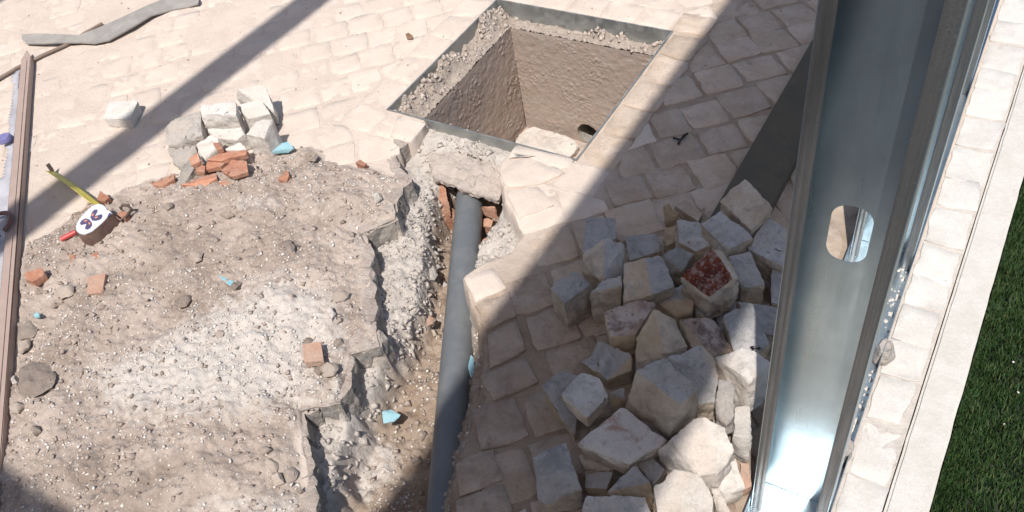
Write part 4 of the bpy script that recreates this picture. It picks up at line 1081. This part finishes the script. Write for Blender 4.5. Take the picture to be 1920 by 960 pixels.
# ------------------------------------------------------------------ things at the left edge
la, lb = Vector(G(54, 100, 0.012)), Vector(G(-14, 960, 0.012))
bar = empty('metal_bar', tuple((la + lb) / 2 - Vector((0, 0, .012))))
tag(bar, 'long brown metal bar with a pointed end along the left edge', 'metal bar')
d_ = (lb - la).normalized(); n_ = Vector((0, 0, 1)).cross(d_).normalized()
bm = bmesh.new()
w_, h_ = 0.0165, 0.026
def bv(p, s, z): return bm.verts.new((p + n_ * s - Vector(((la + lb) / 2).xy.to_3d())).xy.to_3d() + Vector((0, 0, z)))
e0 = la + d_ * 0.055
tip = [bv(la, 0, 0.002), bv(la, 0, h_)]
A0 = [bv(e0, -w_, 0.002), bv(e0, -w_, h_), bv(e0, w_, h_), bv(e0, w_, 0.002)]
A1 = [bv(lb, -w_, 0.002), bv(lb, -w_, h_), bv(lb, w_, h_), bv(lb, w_, 0.002)]
for i in range(4): bm.faces.new((A0[i], A0[(i + 1) % 4], A1[(i + 1) % 4], A1[i]))
bm.faces.new(A1); bm.faces.new((tip[1], A0[1], A0[2])); bm.faces.new((tip[0], A0[3], A0[0])); bm.faces.new((tip[0], A0[0], A0[1], tip[1])); bm.faces.new((tip[0], tip[1], A0[2], A0[3]))
bmesh.ops.bevel(bm, geom=list(bm.edges), offset=0.002, segments=2, affect='EDGES')
o = link('bar_body', bm_mesh('bar_body', bm, 0.6), M['brown_bar'], bar)
bm = bmesh.new()
q = [bv(e0 + d_ * .02, w_ * .1, h_ + .0004), bv(e0 + d_ * .02, w_ * .3, h_ + .0004), bv(lb, w_ * .3, h_ + .0004), bv(lb, w_ * .1, h_ + .0004)]
r4 = [bm.verts.new(v.co + Vector((0, 0, .002))) for v in q]
bm.faces.new(r4)
for i in range(4): bm.faces.new((q[i], q[(i + 1) % 4], r4[(i + 1) % 4], r4[i]))
link('rib', bm_mesh('rib', bm), M['brown_bar'], bar)

rod = tube('thin_rod', [G(x, y, 0.010) for x, y in ((-20, 158), (30, 129), (80, 104), (125, 84), (160, 62), (192, 44))], 0.006, M['rod'], None, 10)
tag(rod, 'thin brown rod running under the grey strip at the upper left', 'rod')
ST = [((38, 64), (48, 81)), ((70, 62), (80, 80)), ((110, 64), (110, 79)), ((150, 65), (150, 81)), ((178, 54), (176, 82)), ((205, 42), (205, 74)), ((240, 26), (248, 49)), ((275, 10), (285, 29)), ((310, -4), (318, 19)), ((345, -10), (350, 12)), ((368, -12), (372, 5))]
v, f = [], []
n = 0
for k, (a, b) in enumerate(ST):
    z = 0.020 + 0.008 * math.sin(k * 1.3) + (0.006 if k in (2, 3, 4) else 0)
    pa_, pb_ = G(*a, z), G(*b, z - 0.006)
    for s in np.linspace(0, 1, 6):
        v.append((pa_[0] + s * (pb_[0] - pa_[0]) + random.gauss(0, .002), pa_[1] + s * (pb_[1] - pa_[1]) + random.gauss(0, .002), pa_[2] + s * (pb_[2] - pa_[2]) + random.gauss(0, .0012)))
for k in range(len(ST) - 1):
    for i in range(5): f.append((k * 6 + i, k * 6 + i + 1, (k + 1) * 6 + i + 1, (k + 1) * 6 + i))
m_ = len(v); v += [(a, b, c - 0.005) for a, b, c in v]; f += [tuple(m_ + i for i in reversed(t)) for t in f]
for k in range(len(ST) - 1):
    for i in (0, 5):
        a, b = k * 6 + i, (k + 1) * 6 + i
        f.append((a, b, b + m_, a + m_))
for k in (0, (len(ST) - 1) * 6):
    for i in range(5): f.append((k + i, k + i + 1, k + i + 1 + m_, k + i + m_))
bm = bmesh.new(); tmp = pymesh('s', v, f); bm.from_mesh(tmp)
strip = tag(link('rubber_strip', bm_mesh('rubber_strip', bm, 0.6), M['strip']), 'bent flat grey strip lying on the dust at the upper left', 'strip')

# cloudy plastic sheet, cap and cable loop beside the bar
FP = P2([(22, 142), (44, 122), (35, 300), (20, 480), (2, 700), (-60, 760), (-90, 560), (-60, 380), (5, 330), (12, 230)], 0.01)
fx0, fx1 = min(a for a, b in FP), max(a for a, b in FP); fy0, fy1 = min(b for a, b in FP), max(b for a, b in FP)
UX, UY = np.meshgrid(np.linspace(fx0, fx1, 90), np.linspace(fy0, fy1, 90), indexing='ij')
ins = sdist(FP, UX, UY) > 0
UZ = 0.010 + 0.012 * fbm(UX, UY, 7, 3, 3) + 0.004 * np.abs(fbm(UX, UY, 18, 2, 9))
i_ = np.arange(8100).reshape(90, 90); A, Bq = np.meshgrid(np.arange(89), np.arange(89), indexing='ij')
kk = ins[:-1, :-1] & ins[1:, :-1] & ins[1:, 1:] & ins[:-1, 1:]
ff_ = np.stack([i_[A, Bq][kk], i_[A + 1, Bq][kk], i_[A + 1, Bq + 1][kk], i_[A, Bq + 1][kk]], 1)
used = np.unique(ff_); rm = -np.ones(8100, int); rm[used] = np.arange(len(used))
o = link('plastic_sheet', npmesh('plastic_sheet', np.stack([UX.ravel(), UY.ravel(), UZ.ravel()], 1)[used], rm[ff_], True), M['film'])
sm = o.modifiers.new('thickness', 'SOLIDIFY'); sm.thickness = 0.0015; sm.offset = 0
tag(o, 'cloudy lilac plastic sheet at the left edge beside the brown bar', 'plastic sheet')
c = G(6, 257, 0.035)
bm = bmesh.new()
bmesh.ops.create_cone(bm, cap_ends=True, segments=28, radius1=0.024, radius2=0.021, depth=0.014)
bmesh.ops.bevel(bm, geom=list(bm.edges), offset=0.003, segments=2, affect='EDGES')
tag(link('bottle_cap', bm_mesh('bottle_cap', bm, 0.6), M['cap_blue'], None, (c[0], c[1], 0.030)), 'round blue cap on the plastic sheet at the left edge', 'cap')
c = G(-12, 425, 0.03)
tag(tube('cable_loop', [(c[0] + 0.050 * math.cos(a), c[1] + 0.050 * math.sin(a), 0.034 + .004 * math.sin(2 * a)) for a in np.linspace(0, 6.0, 40)], 0.006, M['ring'], None, 10), 'brown cable loop on the plastic sheet, cut by the left edge', 'cable')

# ------------------------------------------------------------------ tape measure
q8 = lambda x, y, z: G(80 + x / 4.8, 280 + y / 4.8, z)
ZT = 0.062
OUT = [(292, 700), (300, 745), (330, 768), (372, 776), (440, 748), (500, 700), (545, 660), (590, 612), (634, 576), (612, 556), (588, 545), (572, 520), (548, 497), (510, 487), (470, 495), (435, 520), (390, 560), (345, 605), (310, 655)]
top_ = [Vector(q8(x, y, ZT)) for x, y in OUT]
cc = sum(top_, Vector()) / len(top_)
tape = empty('tape_measure', (cc.x, cc.y, 0.015))
tag(tape, 'tape measure with a white printed face and a pulled out yellow blade', 'tape measure')
def tadd(name, me, mat, par=tape):
    o = link(name, me, mat, par)
    if par is tape: o.matrix_parent_inverse = Matrix.Translation(-tape.location)
    return o
bm = bmesh.new()
lv = []
for z, s in ((0.014, 0.90), (0.018, 1.0), (ZT - 0.006, 1.0), (ZT - 0.001, 0.97)):
    lv.append([bm.verts.new((cc.x + (q.x - cc.x) * s, cc.y + (q.y - cc.y) * s, z)) for q in top_])
nO = len(top_)
for k in range(3):
    for i in range(nO): bm.faces.new((lv[k][i], lv[k][(i + 1) % nO], lv[k + 1][(i + 1) % nO], lv[k + 1][i]))
bm.faces.new(lv[0]); bm.faces.new(lv[3])
case = tadd('case', bm_mesh('case', bm, 0.7), M['tape_brown'])
def plate(name, pts, z0, z1, mat, par=tape):
    bm = bmesh.new()
    a = [bm.verts.new((q.x, q.y, z0)) for q in pts]; b = [bm.verts.new((q.x, q.y, z1)) for q in pts]
    bm.faces.new(a); bm.faces.new(b)
    for i in range(len(pts)): bm.faces.new((a[i], a[(i + 1) % len(pts)], b[(i + 1) % len(pts)], b[i]))
    o = link(name, bm_mesh(name, bm, 0.7), mat, par)
    if par is tape: o.matrix_parent_inverse = Matrix.Translation(-tape.location)
    return o
face_ = plate('face_plate', [cc + (q - cc) * 0.95 for q in top_], ZT - 0.0008, ZT + 0.001, M['tape_white'])
def q8v(pts): return [Vector(q8(x, y, ZT + 0.002)) for x, y in pts]
for w in ([(428, 612), (440, 570), (462, 543), (490, 540), (492, 560), (468, 600), (530, 582), (538, 600), (522, 628), (480, 642), (445, 640)],
          [(414, 628), (440, 655), (444, 682), (425, 710), (398, 722), (378, 712), (395, 668), (345, 680), (333, 664), (352, 638), (385, 620)]):
    plate('print_wing', q8v(w), ZT + 0.0012, ZT + 0.0018, M['tape_navy'], face_)
for w in ([(440, 600), (448, 578), (460, 578), (456, 600)], [(466, 612), (490, 604), (498, 612), (476, 622)], [(410, 660), (428, 658), (430, 672), (418, 680)], [(368, 646), (395, 632), (404, 640), (382, 654)]):
    plate('print_spot', [v + Vector((0, 0, 0)) for v in q8v(w)], ZT + 0.0019, ZT + 0.0024, M['tape_orange'], face_)
plate('window', q8v([(578, 612), (598, 570), (618, 574), (610, 592)]), ZT + 0.0012, ZT + 0.0018, M['tape_navy'])
b0, b1 = Vector(q8(478, 486, 0.045)), Vector(q8(98, 170, 0.025))
bd = (b1 - b0); bn = Vector((0, 0, 1)).cross(bd).normalized()
bm = bmesh.new(); rows = []
for s in np.linspace(0, 1, 12):
    c_ = b0 + bd * s
    rows.append([bm.verts.new(c_ + Vector((0, 0, u * .75)) + bn * (u * .8 + 0.0025 * (1 - (u / 0.012) ** 2) + .012 * s * s)) for u in np.linspace(-0.012, 0.012, 6)])
for k in range(11):
    for i in range(5): bm.faces.new((rows[k][i], rows[k][i + 1], rows[k + 1][i + 1], rows[k + 1][i]))
bl = tadd('blade', bm_mesh('blade', bm, 1.2), M['tape_yellow'])
sm = bl.modifiers.new('thickness', 'SOLIDIFY'); sm.thickness = 0.0012
e = b1 + bn * .012
pts = [e + Vector((0.004, 0, .013)), e + Vector((-0.012, 0.004, .013)), e + Vector((-0.012, 0.004, -.016)), e + Vector((0.004, 0, -.014)), e + Vector((-.012, .016, .012)), e + Vector((-.012, .016, -.014))]
bm = bmesh.new()
for q in pts: bm.verts.new(q)
bmesh.ops.convex_hull(bm, input=list(bm.verts))
tadd('end_hook', bm_mesh('end_hook', bm), M['hook'], bl)
ra, rb = Vector(q8(165, 812, 0.03)), Vector(q8(300, 742, 0.034))
t_ = tube('red_tab', [ra, ra + (rb - ra) * .06, rb], 0.0068, M['red'], tape, 14); t_.matrix_parent_inverse = Matrix.Translation(-tape.location)
cl = [Vector(q8(x, y, z)) for x, y, z in ((640, 585, .05), (700, 640, .04), (760, 600, .04), (800, 540, .045), (770, 505, .052), (720, 500, .055), (700, 525, .052), (715, 545, .046))]
t_ = tube('belt_clip', cl, 0.004, M['hook'], tape, 10); t_.matrix_parent_inverse = Matrix.Translation(-tape.location)

# ------------------------------------------------------------------ loose bits: stone slab in the well, twig, leaf
block('stone_slab', 'pale flat stone at the bottom of the inspection chamber', 'stone', None,
      [G(972, 250, -.43), G(1000, 235, -.425), G(1060, 252, -.425), G(1085, 272, -.43), G(1070, 292, -.435), G(1000, 290, -.435), G(965, 275, -.435)], -0.465, M['lime_white'], seed=700, rough=0.005)
tw = empty('twig', G(1275, 258, 0.006)); tag(tw, 'small black forked twig on the shaded paving', 'twig')
for a in ([(1262, 258), (1276, 262), (1289, 250)], [(1276, 261), (1272, 270)], [(1280, 257), (1284, 252)]):
    t_ = tube('twig_arm', [G(x, y, 0.008) for x, y in a], 0.0032, M['twig'], tw, 7); t_.matrix_parent_inverse = Matrix.Translation(-tw.location)
v = [G(x, y, z) for x, y, z in ((760, 64, .006), (766, 61, .016), (774, 67, .012), (773, 74, .005), (763, 73, .004), (767, 68, .006))]
tag(link('dry_leaf', pymesh('dry_leaf', v, [(0, 1, 5), (1, 2, 5), (2, 3, 5), (3, 4, 5), (4, 0, 5)]), M['leaf']), 'curled brown leaf on the sunny paving left of the chamber', 'leaf')

# ------------------------------------------------------------------ grit, chips and crumbs
OCT = np.array([(1, 0, 0), (-1, 0, 0), (0, 1, 0), (0, -1, 0), (0, 0, 1), (0, 0, -1)], float)
OF = np.array([(0, 2, 4), (2, 1, 4), (1, 3, 4), (3, 0, 4), (2, 0, 5), (1, 2, 5), (3, 1, 5), (0, 3, 5)])
def scatter(name, label, cat, x, y, size, mat, flat=0.55, lift=0.25):
    n = len(x)
    z = gfield2(x, y)
    S = size[:, None, None] * (OCT[None] + rng.normal(0, 0.28, (n, 6, 3)))
    S[:, :, 0] *= rng.uniform(0.7, 1.4, (n, 1)); S[:, :, 2] *= flat
    a = rng.random(n) * 6.283; ca_, sa_ = np.cos(a)[:, None], np.sin(a)[:, None]
    tl = rng.normal(0, 0.35, (n, 1))
    xx = S[:, :, 0] * ca_ - S[:, :, 1] * sa_; yy_ = S[:, :, 0] * sa_ + S[:, :, 1] * ca_; zz = S[:, :, 2] + tl * S[:, :, 0]
    V = np.stack([xx + x[:, None], yy_ + y[:, None], zz + (z + size * lift)[:, None]], 2).reshape(-1, 3)
    F = (OF[None] + (np.arange(n) * 6)[:, None, None]).reshape(-1, 3)
    o = link(name, npmesh(name, V, F), mat); o['kind'] = 'stuff'; o['label'] = label; o['category'] = cat
    return o
def gfield2(x, y):
    i = np.clip(np.searchsorted(xs, x) - 1, 0, nx - 2); j = np.clip(np.searchsorted(ys, y) - 1, 0, ny - 2)
    fx = (x - xs[i]) / (xs[i + 1] - xs[i]); fy = (y - ys[j]) / (ys[j + 1] - ys[j])
    return (H[i, j] * (1 - fx) + H[i + 1, j] * fx) * (1 - fy) + (H[i, j + 1] * (1 - fx) + H[i + 1, j + 1] * fx) * fy
def sample(n, dens, box_=(-2.7, -0.6, -0.1, 1.45)):
    x = rng.uniform(box_[0], box_[1], n); y = rng.uniform(box_[2], box_[3], n)
    k = rng.random(n) < dens(x, y)
    return x[k], y[k]
dspoil = lambda x, y: gfield(att_dirt, x, y)
x, y = sample(90000, lambda x, y: dspoil(x, y) * (0.10 + 0.75 * np.clip(fbm(x, y, 9, 3, 131) + 0.15 + 0.6 * gfield(att_white, x, y), 0, 1)))
scatter('lime_chips', 'white stone chips strewn over the spoil', 'chips', x, y, 0.0009 + 0.0036 * rng.random(len(x)) ** 3, M['white_chip'])
x, y = sample(30000, lambda x, y: dspoil(x, y) * (0.25 + 0.5 * np.clip(fbm(x, y, 12, 3, 151) + 0.1, 0, 1)))
scatter('soil_crumbs', 'brown soil crumbs strewn over the spoil', 'soil', x, y, 0.0016 + 0.0055 * rng.random(len(x)) ** 4, M['soil_chip'], 0.75, 0.3)
x, y = sample(210000, lambda x, y: gfield(att_mortar, x, y) * (1 - 0.85 * (x > -0.98)) * (1 - 0.7 * (y > 1.2)) * (0.35 + 0.9 * np.clip(fbm(x, y, 14, 3, 171) + 0.2, 0, 1)))
scatter('mortar_crumbs', 'grey crumbling mortar on the trench slope', 'mortar crumbs', x, y, 0.0013 + 0.0055 * rng.random(len(x)) ** 5, M['grey_chip'], 0.8, 0.15)
x, y = sample(40000, lambda x, y: np.exp(-(np.abs(gfield(dF, x, y) + 0.008) / 0.022) ** 2) * (gfield(dR, x, y) > 0.015) * (x < -0.9))
scatter('bank_lumps', 'lumps of mortar crumbling off the trench bank', 'mortar crumbs', x, y, 0.002 + 0.009 * rng.random(len(x)) ** 3, M['grey_chip'], 0.85, -0.05)
x, y = sample(60000, lambda x, y: gfield(att_earth, x, y) * (gfield(dR, x, y) > 0) * (0.10 + 1.0 * np.clip(fbm(x, y, 10, 3, 191) + 0.02 + 0.5 * gfield(att_white, x, y), 0, 1)))
scatter('trench_chips', 'white chips on the trench floor', 'chips', x, y, 0.0012 + 0.0036 * rng.random(len(x)) ** 3, M['white_chip'])
x, y = sample(9000, lambda x, y: gfield(att_earth, x, y) * (gfield(dR, x, y) > 0))
scatter('trench_soil', 'brown soil crumbs on the trench floor', 'soil', x, y, 0.002 + 0.008 * rng.random(len(x)) ** 4, M['soil_chip'], 0.75, 0.3)
x, y = sample(2600, lambda x, y: (1 - dspoil(x, y)) * (gfield(dR, x, y) < -0.01) * 0.5 * ~((x > MX0 - .01) & (x < MX1 + .01) & (y > MY0 - .01) & (y < MY1 + .01)), (-3.3, -0.2, 0.3, 2.4))
scatter('paving_grit', 'scattered grit on the paving', 'grit', x, y, 0.0009 + 0.0030 * rng.random(len(x)) ** 5, M['soil_chip'], 0.7, 0.6)
nl = 5200
side = rng.random(nl)
lx = np.where(side < 0.62, rng.uniform(MX0 + .004, WX0, nl), rng.uniform(MX0, MX1 - .004, nl)); ly = np.where(side < 0.62, rng.uniform(MY0 + .004, MY1, nl), rng.uniform(WY1, MY1 - .004, nl))
li = np.clip(np.searchsorted(gx, lx), 0, nx2 - 1); lj = np.clip(np.searchsorted(gy, ly), 0, ny2 - 1)
kq = rng.random(nl) < 0.10 + 22 * np.maximum(0, rid[li, lj] - 0.008)
lx, ly, li, lj = lx[kq], ly[kq], li[kq], lj[kq]; nl = len(lx)
sz = 0.0012 + 0.0085 * rng.random(nl) ** 5
S = sz[:, None, None] * (OCT[None] + rng.normal(0, .28, (nl, 6, 3)))
V = (S + np.stack([lx, ly, LZ[li, lj] + sz * 0.2], 1)[:, None]).reshape(-1, 3)
o = cpart('loose_rubble', npmesh('loose_rubble', V, (OF[None] + (np.arange(nl) * 6)[:, None, None]).reshape(-1, 3)), M['soil_chip2'])
o['kind'] = 'stuff'
# white flecks on the turf
x = rng.uniform(0.11, 0.5, 60); y = rng.uniform(0.7, 2.3, 60)
n = 60
S = (0.0012 + 0.002 * rng.random(n) ** 3)[:, None, None] * (OCT[None] + rng.normal(0, .25, (n, 6, 3)))
V = (S + np.stack([x, y, np.full(n, 0.006)], 1)[:, None]).reshape(-1, 3)
o = link('turf_flecks', npmesh('turf_flecks', V, (OF[None] + (np.arange(n) * 6)[:, None, None]).reshape(-1, 3)), M['white_chip'])
o['kind'] = 'stuff'; o['label'] = 'white stone flecks on the turf'; o['category'] = 'grit'

# clods too alike to single out
random.seed(99)
cm = []
for k in range(6):
    pts = [(random.gauss(0, .5), random.gauss(0, .5), random.gauss(0, .35)) for _ in range(14)]
    bm = bmesh.new()
    for q in pts: bm.verts.new(Vector(q).normalized() * random.uniform(.75, 1.1) * 0.01 * Vector((1, 1, .75)).length / 1.6)
    r = bmesh.ops.convex_hull(bm, input=list(bm.verts))
    dead = [g for g in r['geom_interior'] if isinstance(g, bmesh.types.BMVert)]
    if dead: bmesh.ops.delete(bm, geom=dead, context='VERTS')
    bmesh.ops.subdivide_edges(bm, edges=list(bm.edges), cuts=1, smooth=0.6)
    for v in bm.verts: v.co += v.co.normalized() * noise.noise(v.co * 300 + Vector((k, 0, 0))) * 0.0025
    cm.append(bm_mesh('clod', bm, 0.9))
for m_ in cm: m_.materials.append(M['clod'])
cnt = 0
while cnt < 36:
    x = random.uniform(-2.3, -0.75); y = random.uniform(0.05, 1.25)
    if gfield(att_dirt, x, y) < 0.6: continue
    o = bpy.data.objects.new('earth_clod', random.choice(cm)); C.objects.link(o)
    s = random.uniform(0.45, 1.15) if random.random() < .8 else random.uniform(1.2, 1.8)
    o.scale = (s * random.uniform(.8, 1.3), s, s * .8); o.rotation_euler = (random.uniform(-.4, .4), random.uniform(-.4, .4), random.uniform(0, 6.28))
    o.location = (x, y, Hat(x, y) + 0.002 * s)
    tag(o, 'small brown earth clod scattered on the spoil left of the trench', 'clod', 'small earth clods on the spoil')
    cnt += 1

# ------------------------------------------------------------------ unseen boards added overhead, laid out from the shadow bands to cast them
ZC = 3.2
offx, offy = -to_sun.x / to_sun.z * ZC, -to_sun.y / to_sun.z * ZC
can = empty('shadow_caster', (0, -3, 0)); can['kind'] = 'structure'
can['label'] = 'unseen boards added overhead to cast the straight shadow bands on the paving'
def caster_bar(x0a, x1a, ya, x0b, x1b, yb, z, th, name='caster_bar'):
    bm = bmesh.new()
    a = [bm.verts.new((x - offx, y - offy + 3, zz)) for zz in (z, z + th) for x, y in ((x0a, ya), (x1a, ya), (x1b, yb), (x0b, yb))]
    for q in ((3, 2, 1, 0), (4, 5, 6, 7), (0, 1, 5, 4), (1, 2, 6, 5), (2, 3, 7, 6), (3, 0, 4, 7)): bm.faces.new([a[i] for i in q])
    return link(name, bm_mesh(name, bm), M['shadow_caster'], can)
caster_bar(-7.0, 3.5, -6.0, -7.0, 3.5, 0.122, ZC, 0.05, 'caster_board')
caster_bar(-0.803, -0.315, 0.155, -0.722, -0.25, 5.0, ZC, 0.04)
ua, ub, va, vb = G(480, 56), G(55, 380), G(480, 110), G(47, 450)
ex = lambda a, b, y: a[0] + (b[0] - a[0]) * (y - a[1]) / (b[1] - a[1])
caster_bar(ex(ua, ub, 0.155), ex(va, vb, 0.155), 0.155, ex(ua, ub, 4.0), ex(va, vb, 4.0), 4.0, ZC, 0.04)
caster_bar(-3.95, -3.47, 0.155, -3.45, -2.9, 5.0, ZC, 0.04)
for xp in (-6.8, 3.2):
    for yp in (-4.5, 0.0):
        box('caster_post', xp - offx - .05, xp - offx + .05, yp - offy + 3 - .05, yp - offy + 3 + .05, -0.006, ZC, M['shadow_caster'], can)
